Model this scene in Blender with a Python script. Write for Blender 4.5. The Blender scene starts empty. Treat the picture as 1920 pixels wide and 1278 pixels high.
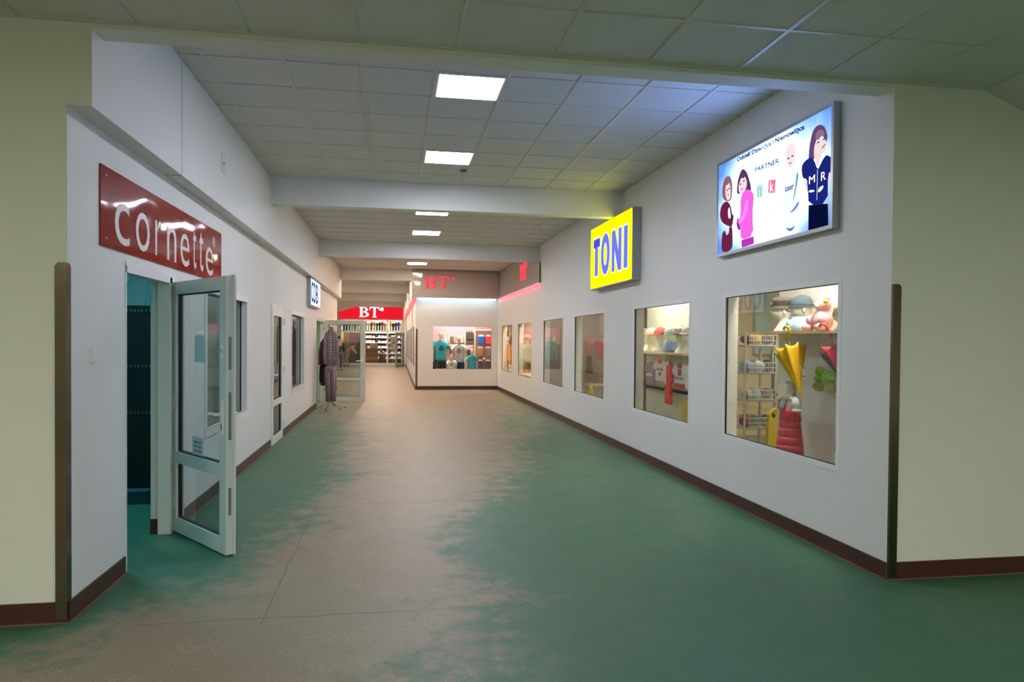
import bpy, bmesh, math, random
from mathutils import Vector, Matrix
C = bpy.context.scene.collection
rnd = random.Random(7)
PI = math.pi

# ------------------------------------------------------------------ camera
cam = bpy.data.cameras.new('camera'); co = bpy.data.objects.new('camera', cam); C.objects.link(co)
cam.sensor_width = 36.0; cam.lens = 36.0 * 1325.24 / 1920; cam.shift_y = 21.89 / 1920
cam.clip_start = 0.05; cam.clip_end = 200
yw, pt, rl = math.radians(9.4258), math.radians(-0.9855), math.radians(0.4922)
Fv = Vector((math.sin(yw)*math.cos(pt), math.cos(yw)*math.cos(pt), math.sin(pt)))
Rv = Vector((math.cos(yw), -math.sin(yw), 0)); Uv = Rv.cross(Fv)
R2 = Rv*math.cos(rl) + Uv*math.sin(rl); U2 = -Rv*math.sin(rl) + Uv*math.cos(rl)
co.matrix_world = Matrix(((R2.x, U2.x, -Fv.x, 0), (R2.y, U2.y, -Fv.y, 0), (R2.z, U2.z, -Fv.z, 1.5914), (0, 0, 0, 1)))
bpy.context.scene.camera = co

# ------------------------------------------------------------------ world and exposure
w = bpy.data.worlds.new('world'); bpy.context.scene.world = w; w.use_nodes = True
w.node_tree.nodes['Background'].inputs[0].default_value = (0.02, 0.021, 0.022, 1)
vs = bpy.context.scene.view_settings
vs.view_transform = 'Standard'; vs.look = 'None'; vs.gamma = 1; vs.use_curve_mapping = False; vs.exposure = 0.0
# light strengths (radiance of each luminous surface)
L_CORRIDOR = 60      # recessed ceiling fittings of the corridor
L_FAR = 80           # fittings beyond the third beam
L_HALL = 150          # fittings in the cross hall behind the camera
L_SHOP = 110

# ------------------------------------------------------------------ dimensions
XR, XL, XU, ZU = 3.287, -1.7915, -1.663, 2.87
H2, H1, YW = 3.774, 3.3325, 4.274
T = 0.16
BEAMS = [9.994, 16.1, 22.2, 28.3, 34.4, 40.5]
YF = 22.7; XB = 0.66; YS = 45.3

# ------------------------------------------------------------------ materials
def srgb(*c):
    return tuple(((x/255)/12.92 if x/255 <= .04045 else ((x/255+.055)/1.055)**2.4) for x in c) + (1,)
_m = {}
def mat(name, col=(200, 200, 200), rough=.6, metal=0, emit=0, ecol=None, noise=0, nscale=30, bump=0, bscale=60, spec=.5, trans=0, sub=0):
    if name in _m: return _m[name]
    m = bpy.data.materials.new(name); m.use_nodes = True; nt = m.node_tree; b = nt.nodes['Principled BSDF']
    c = srgb(*col); b.inputs['Base Color'].default_value = c
    b.inputs['Roughness'].default_value = rough; b.inputs['Metallic'].default_value = metal
    b.inputs['Specular IOR Level'].default_value = spec
    if emit:
        b.inputs['Emission Color'].default_value = srgb(*(ecol or col)); b.inputs['Emission Strength'].default_value = emit
    if noise or bump:
        g = nt.nodes.new('ShaderNodeTexCoord')
    if noise:
        n = nt.nodes.new('ShaderNodeTexNoise'); n.inputs['Scale'].default_value = nscale; n.inputs['Detail'].default_value = 4
        nt.links.new(g.outputs['Object'], n.inputs['Vector'])
        mx = nt.nodes.new('ShaderNodeMix'); mx.data_type = 'RGBA'
        mx.inputs[6].default_value = tuple(x*(1-noise) for x in c[:3])+(1,)
        mx.inputs[7].default_value = tuple(min(1, x*(1+noise)) for x in c[:3])+(1,)
        nt.links.new(n.outputs['Fac'], mx.inputs[0]); nt.links.new(mx.outputs[2], b.inputs['Base Color'])
    if bump:
        n = nt.nodes.new('ShaderNodeTexNoise'); n.inputs['Scale'].default_value = bscale; n.inputs['Detail'].default_value = 3
        nt.links.new(g.outputs['Object'], n.inputs['Vector'])
        bp = nt.nodes.new('ShaderNodeBump'); bp.inputs['Strength'].default_value = bump; bp.inputs['Distance'].default_value = .01
        nt.links.new(n.outputs['Fac'], bp.inputs['Height']); nt.links.new(bp.outputs[0], b.inputs['Normal'])
    _m[name] = m; return m
def glow(name, col, strength):
    if name in _m: return _m[name]
    m = bpy.data.materials.new(name); m.use_nodes = True; nt = m.node_tree; nt.nodes.clear()
    o = nt.nodes.new('ShaderNodeOutputMaterial'); e = nt.nodes.new('ShaderNodeEmission')
    e.inputs[0].default_value = srgb(*col); e.inputs[1].default_value = strength
    nt.links.new(e.outputs[0], o.inputs[0]); _m[name] = m; return m
def glass_mat(name, tint=(235, 240, 238), ior=1.5, film=0):
    m = bpy.data.materials.new(name); m.use_nodes = True; nt = m.node_tree; nt.nodes.clear()
    o = nt.nodes.new('ShaderNodeOutputMaterial'); t = nt.nodes.new('ShaderNodeBsdfTransparent'); g = nt.nodes.new('ShaderNodeBsdfGlossy')
    t.inputs[0].default_value = srgb(*tint); g.inputs['Roughness'].default_value = .01
    f = nt.nodes.new('ShaderNodeFresnel'); f.inputs[0].default_value = ior
    ge = nt.nodes.new('ShaderNodeNewGeometry'); iv = nt.nodes.new('ShaderNodeMath'); iv.operation = 'SUBTRACT'; iv.inputs[0].default_value = 1
    mu = nt.nodes.new('ShaderNodeMath'); mu.operation = 'MULTIPLY'
    nt.links.new(ge.outputs['Backfacing'], iv.inputs[1]); nt.links.new(iv.outputs[0], mu.inputs[0]); nt.links.new(f.outputs[0], mu.inputs[1])
    mx = nt.nodes.new('ShaderNodeMixShader'); nt.links.new(mu.outputs[0], mx.inputs[0]); nt.links.new(t.outputs[0], mx.inputs[1]); nt.links.new(g.outputs[0], mx.inputs[2])
    nt.links.new(mx.outputs[0], o.inputs[0]); _m[name] = m; return m
WALL = mat('white wall paint', (222, 222, 218), .55, noise=.02, nscale=3, bump=.05, bscale=90)
WALLH = mat('cream wall paint', (220, 219, 208), .6, noise=.03, nscale=2, bump=.05, bscale=90)
TILE = mat('mineral ceiling tile', (205, 205, 198), .9, noise=.05, nscale=160, bump=.15, bscale=300)
RAIL = mat('ceiling rail', (198, 198, 192), .4)
BASE = mat('brown skirting vinyl', (70, 38, 28), .4, noise=.12, nscale=8)
COVE = mat('skirting cove edge', (120, 85, 75), .5)
PVC = mat('white pvc', (226, 228, 226), .3)
PVCG = mat('grey pvc', (196, 202, 192), .35)
GASK = mat('black rubber gasket', (22, 22, 22), .5)
STEEL = mat('brushed steel', (122, 110, 92), .22, 1, noise=.05, nscale=5)
ALU = mat('aluminium', (170, 172, 174), .35, 1)
GLASS = glass_mat('window glass')
GLASSD = glass_mat('door glass', (225, 232, 230))
WOOD = mat('pale wood', (214, 184, 132), .5, noise=.08, nscale=12)
CREAM = mat('cream interior wall', (232, 216, 178), .7)
IWHITE = mat('white interior wall', (225, 222, 216), .7)
SKIN = mat('mannequin skin plastic', (232, 205, 176), .35)
POLY = mat('white polystyrene', (240, 238, 226), .6)
BLACK = mat('black plastic', (18, 18, 20), .4)
DARK = mat('dark interior', (36, 40, 44), .8)
CHROME = mat('chrome', (210, 210, 210), .12, 1)
def cloth(name, col, noise=.1): return mat('cloth ' + name, col, .85, noise=noise, nscale=25, bump=.25, bscale=35)

# ------------------------------------------------------------------ helpers
def link(name, me, m=None, parent=None, loc=None):
    o = bpy.data.objects.new(name, me); C.objects.link(o)
    if m is not None and me is not None and not me.materials: me.materials.append(m)
    if parent is not None:
        o.parent = parent
        base = parent.matrix_world.translation.copy()
        q = parent; base = Vector((0, 0, 0))
        while q: base += q.location; q = q.parent
        if me is not None: me.transform(Matrix.Translation(-base))
    return o
def tag(o, label=None, cat=None, group=None, kind=None):
    if label: o['label'] = label
    if cat: o['category'] = cat
    if group: o['group'] = group
    if kind: o['kind'] = kind
    return o
def thing(name, loc, label, cat, group=None, kind=None):
    o = bpy.data.objects.new(name, None); C.objects.link(o); o.location = loc; o.empty_display_size = .1
    return tag(o, label, cat, group, kind)
def new_me(name, verts, faces, smooth=False):
    me = bpy.data.meshes.new(name); me.from_pydata([tuple(v) for v in verts], [], faces); me.update()
    if smooth: me.polygons.foreach_set('use_smooth', [True]*len(me.polygons))
    return me
class MB:
    def __init__(s): s.v = []; s.f = []; s.M = None
    def add(s, vs, fs):
        n = len(s.v)
        if s.M: vs = [tuple(s.M @ Vector(v)) for v in vs]
        s.v += [tuple(v) for v in vs]; s.f += [tuple(i+n for i in f) for f in fs]; return s
    def box(s, x0, x1, y0, y1, z0, z1):
        s.add([(x, y, z) for x in (x0, x1) for y in (y0, y1) for z in (z0, z1)],
              [(0, 1, 3, 2), (4, 6, 7, 5), (0, 4, 5, 1), (2, 3, 7, 6), (0, 2, 6, 4), (1, 5, 7, 3)]); return s
    def prism(s, pts, d):        # polygon (3-D points) extruded by vector d
        n = len(pts); a = [Vector(p) for p in pts]; b = [p+Vector(d) for p in a]
        s.add(a+b, [tuple(range(n))[::-1], tuple(range(n, 2*n))] + [(i, (i+1) % n, n+(i+1) % n, n+i) for i in range(n)]); return s
    def loft(s, rings, n=14, cap=True):   # rings: (cx,cy,cz,rx,ry[,tilt axis])
        vs = []; fs = []
        for (x, y, z, rx, ry) in rings:
            for i in range(n):
                t = 2*PI*i/n; vs.append((x+rx*math.cos(t), y+ry*math.sin(t), z))
        for r in range(len(rings)-1):
            for i in range(n):
                a = r*n+i; b = r*n+(i+1) % n; fs.append((a, b, b+n, a+n))
        if cap: fs += [tuple(range(n))[::-1], tuple((len(rings)-1)*n+i for i in range(n))]
        s.add(vs, fs); return s
    def tube(s, pts, r, n=8, r1=None):
        pts = [Vector(p) for p in pts]; k = len(pts); vs = []; fs = []; up = Vector((0, 0, 1))
        for j, p in enumerate(pts):
            d = (pts[min(j+1, k-1)] - pts[max(j-1, 0)]).normalized()
            a = d.cross(up if abs(d.z) < .95 else Vector((1, 0, 0))).normalized(); b = d.cross(a)
            rr = r if r1 is None else r + (r1-r)*j/(k-1)
            if isinstance(r, (list, tuple)): rr = r[j]
            for i in range(n):
                t = 2*PI*i/n; vs.append(p + a*rr*math.cos(t) + b*rr*math.sin(t))
        for r_ in range(k-1):
            for i in range(n):
                a = r_*n+i; b = r_*n+(i+1) % n; fs.append((a, b, b+n, a+n))
        fs += [tuple(range(n))[::-1], tuple((k-1)*n+i for i in range(n))]
        s.add(vs, fs); return s
    def ball(s, c, r, n=14, m=9, jit=0):
        if not isinstance(r, (tuple, list)): r = (r, r, r)
        vs = [(c[0], c[1], c[2]-r[2])]; fs = []
        for j in range(1, m):
            ph = -PI/2 + PI*j/m
            for i in range(n):
                t = 2*PI*i/n; k = 1+jit*(rnd.random()-.5)
                vs.append((c[0]+k*r[0]*math.cos(ph)*math.cos(t), c[1]+k*r[1]*math.cos(ph)*math.sin(t), c[2]+k*r[2]*math.sin(ph)))
        vs.append((c[0], c[1], c[2]+r[2])); N = len(vs)-1
        for i in range(n):
            fs.append((0, 1+(i+1) % n, 1+i)); fs.append((N, N-n+i, N-n+(i+1) % n))
        for j in range(m-2):
            for i in range(n):
                a = 1+j*n+i; b = 1+j*n+(i+1) % n; fs.append((a, b, b+n, a+n))
        s.add(vs, fs); return s
    def build(s, name, m, parent=None, smooth=False):
        me = new_me(name, s.v, s.f, smooth)
        bm = bmesh.new(); bm.from_mesh(me); bmesh.ops.recalc_face_normals(bm, faces=bm.faces); bm.to_mesh(me); bm.free()
        if smooth: me.polygons.foreach_set('use_smooth', [True]*len(me.polygons))
        return link(name, me, m, parent)
def box(name, b, m, parent=None): return MB().box(*b).build(name, m, parent)
def copy_tree(o, off, parent=None):
    c = o.copy(); C.objects.link(c)
    if parent is None: c.location = o.location + Vector(off)
    else: c.parent = parent
    for ch in o.children: copy_tree(ch, off, c)
    return c

def holed_wall(name, axis, c0, c1, u0, u1, z0, z1, holes, m, label, cat='wall', ztop=None):
    """wall slab: axis 0 -> plane x in c0..c1 running along y ; axis 1 -> plane y running along x"""
    us = sorted({u0, u1, *[h[0] for h in holes], *[h[1] for h in holes]}); zs = sorted({z0, z1, *[h[2] for h in holes], *[h[3] for h in holes]})
    us = [u for u in us if u0 <= u <= u1]; zs = [z for z in zs if z0 <= z <= z1]
    def solid(i, j):
        if i < 0 or j < 0 or i >= len(us)-1 or j >= len(zs)-1: return False
        u = (us[i]+us[i+1])/2; z = (zs[j]+zs[j+1])/2
        return not any(h[0] < u < h[1] and h[2] < z < h[3] for h in holes)
    P = (lambda c, u, z: (c, u, z)) if axis == 0 else (lambda c, u, z: (u, c, z))
    b = MB()
    for i in range(len(us)-1):
        for j in range(len(zs)-1):
            if not solid(i, j): continue
            a, d, e, f = us[i], us[i+1], zs[j], zs[j+1]
            for c in (c0, c1): b.add([P(c, a, e), P(c, d, e), P(c, d, f), P(c, a, f)], [(0, 1, 2, 3)])
            for (q, r, di, dj) in (((a, e), (a, f), -1, 0), ((d, e), (d, f), 1, 0), ((a, e), (d, e), 0, -1), ((a, f), (d, f), 0, 1)):
                if not solid(i+di, j+dj):
                    b.add([P(c0, *q), P(c0, *r), P(c1, *r), P(c1, *q)], [(0, 1, 2, 3)])
    me = new_me(name, b.v, b.f); bm = bmesh.new(); bm.from_mesh(me)
    bmesh.ops.remove_doubles(bm, verts=bm.verts, dist=1e-5); bmesh.ops.recalc_face_normals(bm, faces=bm.faces); bm.to_mesh(me); bm.free()
    o = link(name, me, m); return tag(o, label, cat, kind='structure')

# planes for lettering: origin U V N
def PL(kind, c):
    if kind == 'R': return (Vector((c, 0, 0)), Vector((0, -1, 0)), Vector((0, 0, 1)), Vector((-1, 0, 0)))
    if kind == 'L': return (Vector((c, 0, 0)), Vector((0, 1, 0)), Vector((0, 0, 1)), Vector((1, 0, 0)))
    return (Vector((0, c, 0)), Vector((1, 0, 0)), Vector((0, 0, 1)), Vector((0, -1, 0)))
_glyph = {}
def glyph(txt, offset=0.0, depth=.02):
    k = (txt, offset, depth)
    if k not in _glyph:
        cu = bpy.data.curves.new('t', 'FONT'); cu.body = txt; cu.size = 1; cu.offset = offset; cu.extrude = depth/2; cu.resolution_u = 4
        o = bpy.data.objects.new('t', cu); C.objects.link(o)
        dg = bpy.context.evaluated_depsgraph_get(); me = o.evaluated_get(dg).to_mesh()
        v = [tuple(p.co) for p in me.vertices]; f = [tuple(p.vertices) for p in me.polygons]
        o.evaluated_get(dg).to_mesh_clear(); bpy.data.objects.remove(o); bpy.data.curves.remove(cu)
        _glyph[k] = (v, f)
    return _glyph[k]
def letters(name, txt, pl, a, b, z0, z1, m, parent, depth=.004, offset=0, grow=0, b_z0=None, b_z1=None, lift=0):
    """text fitted between horizontal coords a..b (world y or x) and z0..z1; b_z*: heights at the far end"""
    v, f = glyph(txt, offset)
    xs = [p[0] for p in v]; ys = [p[1] for p in v]; zz = [p[2] for p in v]
    x0, x1, y0, y1 = min(xs), max(xs), min(ys), max(ys)
    O, U, V, N = pl
    ua = U.dot(Vector((a, a, 0)) if False else (Vector((0, a, 0)) if abs(U.y) > .5 else Vector((a, 0, 0))))
    ub = U.dot(Vector((0, b, 0)) if abs(U.y) > .5 else Vector((b, 0, 0)))
    ua -= grow; ub += grow
    out = []
    for p in v:
        t = (p[0]-x0)/(x1-x0); s = (p[1]-y0)/(y1-y0)
        lo = (z0-grow) + ((b_z0-z0)*t if b_z0 is not None else 0); hi = (z1+grow) + ((b_z1-z1)*t if b_z1 is not None else 0)
        out.append(O + U*(ua+(ub-ua)*t) + V*(lo+(hi-lo)*s) + N*(lift + depth*(p[2]+.01)/.02))
    me = new_me(name, out, f); return link(name, me, m, parent)
def poly(name, pts, pl, lift, m, parent, depth=.0006):
    """flat printed shape: pts in (horizontal world coord, z)"""
    O, U, V, N = pl; s = -1 if U.y < -.5 else 1
    P = [O + U*(s*p[0]) + V*p[1] + N*lift for p in pts]
    b = MB().prism(P, N*depth)
    return b.build(name, m, parent)

def serif_letters(ch):
    """heavy book-face B and T in a unit box (with holes as separate bridged polygons)"""
    if ch == 'T':
        return [[(.30, 0), (.72, 0), (.72, .05), (.62, .07), (.62, .94), (.80, .92), (.92, .84), (.96, .70), (1, .70), (1, 1), (0, 1), (0, .70), (.04, .70), (.08, .84), (.2, .92), (.40, .94), (.40, .07), (.30, .05)]]
    out = [[(0, 0), (.42, 0), (.42, .06), (.36, .06), (.36, .94), (.42, .94), (.42, 1), (0, 1), (0, .95), (.10, .93), (.10, .07), (0, .05)]]
    def bowl(cz, ro, ri, xo, xi):
        o = [(.42+xo*math.cos(t), cz+ro*math.sin(t)) for t in [PI/2-PI*i/10 for i in range(11)]]
        i_ = [(.42+xi*math.cos(t), cz+ri*math.sin(t)) for t in [-PI/2+PI*i/10 for i in range(11)]]
        return o+i_
    out.append(bowl(.75, .25, .19, .47, .22)); out.append(bowl(.265, .265, .205, .58, .30))
    return out
def serif(name, ch, pl, a, b, z0, z1, m, parent, depth, lift=0):
    O, U, V, N = pl; mb = MB()
    for pg in serif_letters(ch):
        P = [O + U*((a+(b-a)*p[0])) + V*(z0+(z1-z0)*p[1]) + N*lift for p in pg]
        n = len(P)
        if ch == 'B' and n == 22:      # a bowl: strip of quads
            for i in range(10):
                mb.prism([P[i], P[i+1], P[21-i-1], P[21-i]], N*depth)
        else: mb.prism(P, N*depth)
    return mb.build(name, m, parent)

# ================================================================== STRUCTURE
# ---- floor: worn green paint over grey-tan terrazzo
def floor_material():
    m = bpy.data.materials.new('worn painted floor'); m.use_nodes = True; nt = m.node_tree; N = nt.nodes; Lk = nt.links; b = N['Principled BSDF']
    g = N.new('ShaderNodeTexCoord'); sp = N.new('ShaderNodeSeparateXYZ'); Lk.new(g.outputs['Object'], sp.inputs[0])
    def math_(op, a, b_=None, c=None, clamp=False):
        n = N.new('ShaderNodeMath'); n.operation = op; n.use_clamp = clamp
        for i, x in enumerate((a, b_, c)):
            if x is None: continue
            if isinstance(x, (int, float)): n.inputs[i].default_value = x
            else: Lk.new(x, n.inputs[i])
        return n.outputs[0]
    def noise(scale, det=4, vec=None, rough=.6):
        n = N.new('ShaderNodeTexNoise'); n.inputs['Scale'].default_value = scale; n.inputs['Detail'].default_value = det; n.inputs['Roughness'].default_value = rough
        Lk.new(vec or g.outputs['Object'], n.inputs['Vector']); return n.outputs['Fac']
    def curve(val, pts):     # piecewise-linear function of y through a ramp (0..30 m)
        r = N.new('ShaderNodeValToRGB'); r.color_ramp.interpolation = 'LINEAR'
        el = r.color_ramp.elements
        while len(el) < len(pts): el.new(.5)
        for e, (y, v) in zip(el, pts): e.position = y/30; e.color = (v, v, v, 1)
        d = math_('DIVIDE', val, 30.0, clamp=True); Lk.new(d, r.inputs[0]); return r.outputs[0]
    y = sp.outputs[1]; x = sp.outputs[0]
    xc = math_('SUBTRACT', curve(y, [(0, .0), (2.9, .2), (3.9, .36), (4.4, .43), (5.2, .44), (6.0, .46), (8, .58), (12, .63), (22, .6)]), .5)
    xc = math_('MULTIPLY', xc, 5.0)
    hw = math_('MULTIPLY', curve(y, [(0, .5), (2.9, .33), (3.9, .25), (4.4, .22), (5.2, .16), (6.0, .15), (8, .21), (12, .32), (22, .6)]), 5.0)
    d = math_('DIVIDE', math_('ABSOLUTE', math_('SUBTRACT', x, xc)), hw)
    n1 = noise(1.1, 5); n2 = noise(5, 6, rough=.7)
    d = math_('ADD', d, math_('MULTIPLY', math_('SUBTRACT', n1, .5), 1.5)); d = math_('ADD', d, math_('MULTIPLY', math_('SUBTRACT', n2, .5), 1.5))
    mr = N.new('ShaderNodeMapRange'); mr.interpolation_type = 'SMOOTHSTEP'; mr.inputs[1].default_value = .50; mr.inputs[2].default_value = 1.25
    Lk.new(d, mr.inputs[0]); green = mr.outputs[0]
    # stretched wear streaks far down the corridor thin the paint
    fy = N.new('ShaderNodeMapRange'); fy.inputs[1].default_value = 8; fy.inputs[2].default_value = 24; fy.inputs[3].default_value = 1; fy.inputs[4].default_value = .35; Lk.new(y, fy.inputs[0])
    green = math_('MULTIPLY', green, fy.outputs[0])
    def mix(f, a, b_):
        n = N.new('ShaderNodeMix'); n.data_type = 'RGBA'
        if isinstance(f, (int, float)): n.inputs[0].default_value = f
        else: Lk.new(f, n.inputs[0])
        for i, c in ((6, a), (7, b_)):
            if isinstance(c, tuple): n.inputs[i].default_value = c
            else: Lk.new(c, n.inputs[i])
        return n.outputs[2]
    nf = noise(40, 4)
    tan = mix(nf, srgb(122, 108, 86), srgb(146, 131, 107)); tan = mix(noise(2.2, 3), tan, srgb(124, 114, 94))
    grn = mix(noise(3, 5), srgb(36, 90, 62), srgb(54, 106, 78)); grn = mix(math_('MULTIPLY', noise(16, 5), .35), grn, srgb(74, 98, 84))
    vo = N.new('ShaderNodeTexVoronoi'); vo.inputs['Scale'].default_value = 105; Lk.new(g.outputs['Object'], vo.inputs['Vector'])
    chip = math_('LESS_THAN', vo.outputs['Distance'], math_('MULTIPLY', noise(3.5, 3), .42))
    col = mix(green, tan, grn); chipm = math_('MULTIPLY', chip, math_('SUBTRACT', .55, math_('MULTIPLY', green, .40))); col = mix(chipm, col, srgb(206, 196, 166))
    # sawn joints and one wandering crack (hairlines)
    warp = math_('MULTIPLY', math_('SUBTRACT', noise(3, 3), .5), .07)
    yy = math_('ADD', y, warp); lines = None
    for (c, x0, x1) in ((4.17, -1.4, 1.6), (6.97, -.3, 2.2), (10.03, -.6, 1.6), (14.2, -1, 3)):
        l = math_('LESS_THAN', math_('ABSOLUTE', math_('SUBTRACT', yy, c)), .003 + c*.0004)
        l = math_('MULTIPLY', l, math_('MULTIPLY', math_('GREATER_THAN', x, x0), math_('LESS_THAN', x, x1)))
        lines = l if lines is None else math_('MAXIMUM', lines, l)
    xx = math_('ADD', math_('ADD', x, .73), math_('MULTIPLY', warp, .8))
    l = math_('LESS_THAN', math_('ABSOLUTE', xx), .004); l = math_('MULTIPLY', l, math_('MULTIPLY', math_('GREATER_THAN', y, 4.1), math_('LESS_THAN', y, 9.3)))
    lines = math_('MULTIPLY', math_('MAXIMUM', lines, l), math_('ADD', .25, math_('MULTIPLY', noise(6, 3), .7)))
    col = mix(lines, col, srgb(62, 58, 50))
    Lk.new(col, b.inputs['Base Color'])
    ro = N.new('ShaderNodeMapRange'); ro.inputs[3].default_value = .42; ro.inputs[4].default_value = .62; Lk.new(n2, ro.inputs[0]); Lk.new(ro.outputs[0], b.inputs['Roughness'])
    bp = N.new('ShaderNodeBump'); bp.inputs['Strength'].default_value = .12; bp.inputs['Distance'].default_value = .004; Lk.new(nf, bp.inputs['Height']); Lk.new(bp.outputs[0], b.inputs['Normal'])
    return m
FLOOR = floor_material()
fl = box('floor', (-7, 9, -6, 50, -.1, 0), FLOOR); tag(fl, 'worn green painted floor with tan traffic path down the corridor', 'floor', kind='structure')

# ---- windows / doors openings
RW = [(4.846, 6.68), (7.567, 9.43), (10.865, 12.73), (13.655, 15.51), (16.94, 18.81), (19.80, 21.72)]
WZ0, WZ1 = .668, 2.042
LWIN = [(7.2, 9.055, .70, 2.03), (12.9, 14.56, .692, 2.02)]
D1 = (5.12, 6.13, 0, 2.075); D2 = (10.78, 11.86, 0, 2.075); D3 = (16.93, 18.68, 0, 2.06)
e = .045
rh = [(a-e, b+e, WZ0-e, WZ1+e) for a, b in RW]
holed_wall('wall_right', 0, XR, XR+T, YW, YF+T, 0, H2+.05, rh, WALL, 'long white wall of shop windows on the right of the corridor')
lh = [D1, D2, D3] + [(a-.07, b+.07, c-.07, d+.07) for a, b, c, d in LWIN]
holed_wall('wall_left', 0, XL-T, XL, YW, 22.8, 0, ZU+.06, lh, WALL, 'long white wall with shop doors on the left of the corridor')
s_ = MB().box(XL-T, XU, YW, 22.8, ZU, H2+.05).build('wall_left_upper', WALL); tag(s_, 'projecting white upper band above the left corridor wall', 'wall', kind='structure')
holed_wall('wall_front_left', 1, YW, YW+T, -7, XL-T, 0, H1+.05, [], WALLH, 'cream wall facing the camera at the far left')
tag(box('wall_front_left_return', (XL-T, XL, YW-.002, YW, 0, H1+.05), WALLH), 'cream end face of the left corridor wall at the corner', 'wall', kind='structure')
tag(box('wall_front_left_pier', (XL, XU, YW-.004, YW, ZU, H1+.05), WALLH), 'small cream pier end above the left corner, under the ceiling', 'wall', kind='structure')
holed_wall('wall_front_right', 1, YW-.002, YW+T, XR+T, 9, 0, H1+.05, [], WALLH, 'cream wall facing the camera at the far right')
tag(box('wall_front_right_return', (XR, XR+T, YW-.002, YW, 0, H1+.05), WALLH), 'cream end face of the right corridor wall at the corner', 'wall', kind='structure')
tag(box('wall_hall_left', (-7.1, -7, -6, YW, 0, H1), WALLH), 'cream wall at the left end of the cross hall, out of view', 'wall', kind='structure')
tag(box('wall_hall_right', (9, 9.1, -6, YW, 0, H1), WALLH), 'cream wall at the right end of the cross hall, out of view', 'wall', kind='structure')
tag(box('wall_hall_back', (-7, 9, -6.1, -6, 0, H1), WALLH), 'cream wall behind the camera, out of view', 'wall', kind='structure')
# facing wall block and its long side
holed_wall('wall_back', 1, YF, YF+T, XB, XR, 0, H2+.05, [(1.205-e, 3.09+e, .66-e, 2.03+e)], WALL, 'white wall facing the camera with a wide window of mannequins')
SW = [(24.2+i*2.75, 26.1+i*2.75) for i in range(6)]
holed_wall('wall_side', 0, XB, XB+T, YF+T, YS, 0, H2+.05, [(a-e, b+e, WZ0-e, WZ1+e) for a, b in SW], WALL, 'white window wall receding beyond the mannequin window to the far store')
tag(box('wall_recess', (-3.75, -3.6, 22.8, YS, 0, H2), WALL), 'white wall at the far left before the red sign', 'wall', kind='structure')
tag(box('wall_recess_end', (-3.6, XL-T, 22.65, 22.8, 0, H2), WALL), 'white return wall at the far end of the left wall', 'wall', kind='structure')
holed_wall('wall_far', 1, YS+.1, YS+.2, -3.6, XB, 0, H2+.1, [(-3.35, .5, 0.05, 2.86)], WALL, 'white wall around the glazed front of the far store')
# header and beams
hb = MB().box(XU, XR, YW-.003, 4.44, 3.30, H2+.05).build('trim_1', WALLH); tag(hb, 'white header beam across the mouth of the corridor', 'beam', kind='structure')
bw = .2
lab = ['with yellow glow at its right end', 'second one down the corridor', 'just before the mannequin window wall', 'first one past the mannequin window wall', 'second one past the mannequin window wall', 'last one before the red sign']
for i, y in enumerate(BEAMS):
    x0 = XU if i < 3 else -3.6; x1 = XR if i < 2 else (.525 if i == 2 else XB)
    b = MB().box(x0, x1, y, y+bw, 3.42 if i else 3.41, H2+.05).build('trim_%d' % (i+2), WALL)
    if i == 0:
        b = b
    tag(b, 'white ceiling beam, ' + lab[i], 'beam', kind='structure')
tag(box('trim_9', (XB-.13, XB, YF-.3, YS, 2.95, H2+.05), WALL), 'pale upper band above the receding side windows', 'beam', kind='structure')

# ---- suspended ceilings
def ceiling(name, x0, x1, y0, y1, z, ox, oy, lights, label, tiles=True, one=False):
    root = tag(box(name, (x0, x1, y0, y1, z+.03, z+.06), TILE), label, 'ceiling', kind='structure')
    p = .6; rw = .012
    xs = [x0] + [ox+p*k for k in range(-40, 60) if x0+.03 < ox+p*k < x1-.03] + [x1]
    ys = [y0] + [oy+p*k for k in range(-40, 90) if y0+.03 < oy+p*k < y1-.03] + [y1]
    allb = MB()
    for i in range(len(xs)-1):
        for j in range(len(ys)-1):
            cx, cy = (xs[i]+xs[i+1])/2, (ys[j]+ys[j+1])/2
            if any(abs(cx-a) < .2 and abs(cy-b) < .2 for a, b in lights): continue
            dz = .006+.003*rnd.random()
            if one: allb.box(xs[i]+.006, xs[i+1]-.006, ys[j]+.006, ys[j+1]-.006, z+dz, z+.03)
            else: box('ceiling_tile', (xs[i]+.006, xs[i+1]-.006, ys[j]+.006, ys[j+1]-.006, z+dz, z+.03), TILE, root)
    if one: allb.build('ceiling_tiles', TILE, root)['kind'] = 'stuff'
    for x in xs[1:-1]: box('main_runner', (x-rw, x+rw, y0, y1, z+.0005, z+.012), RAIL, root)
    for y in ys[1:-1]: box('cross_rail', (x0, x1, y-rw, y+rw, z+.001, z+.011), RAIL, root)
    return root
X0, Y0 = -.2769, 5.2369
def LT(c, r): return (X0+.6*(c+.5), Y0+.6*(r+.5))
FIT = glow('fitting diffuser', (236, 238, 255), L_CORRIDOR); FITF = glow('far fitting diffuser', (255, 228, 206), L_FAR); FITH = glow('hall fitting diffuser', (255, 254, 240), L_HALL)
FITS = glow('shop fitting diffuser', (255, 246, 226), L_SHOP)
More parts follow.
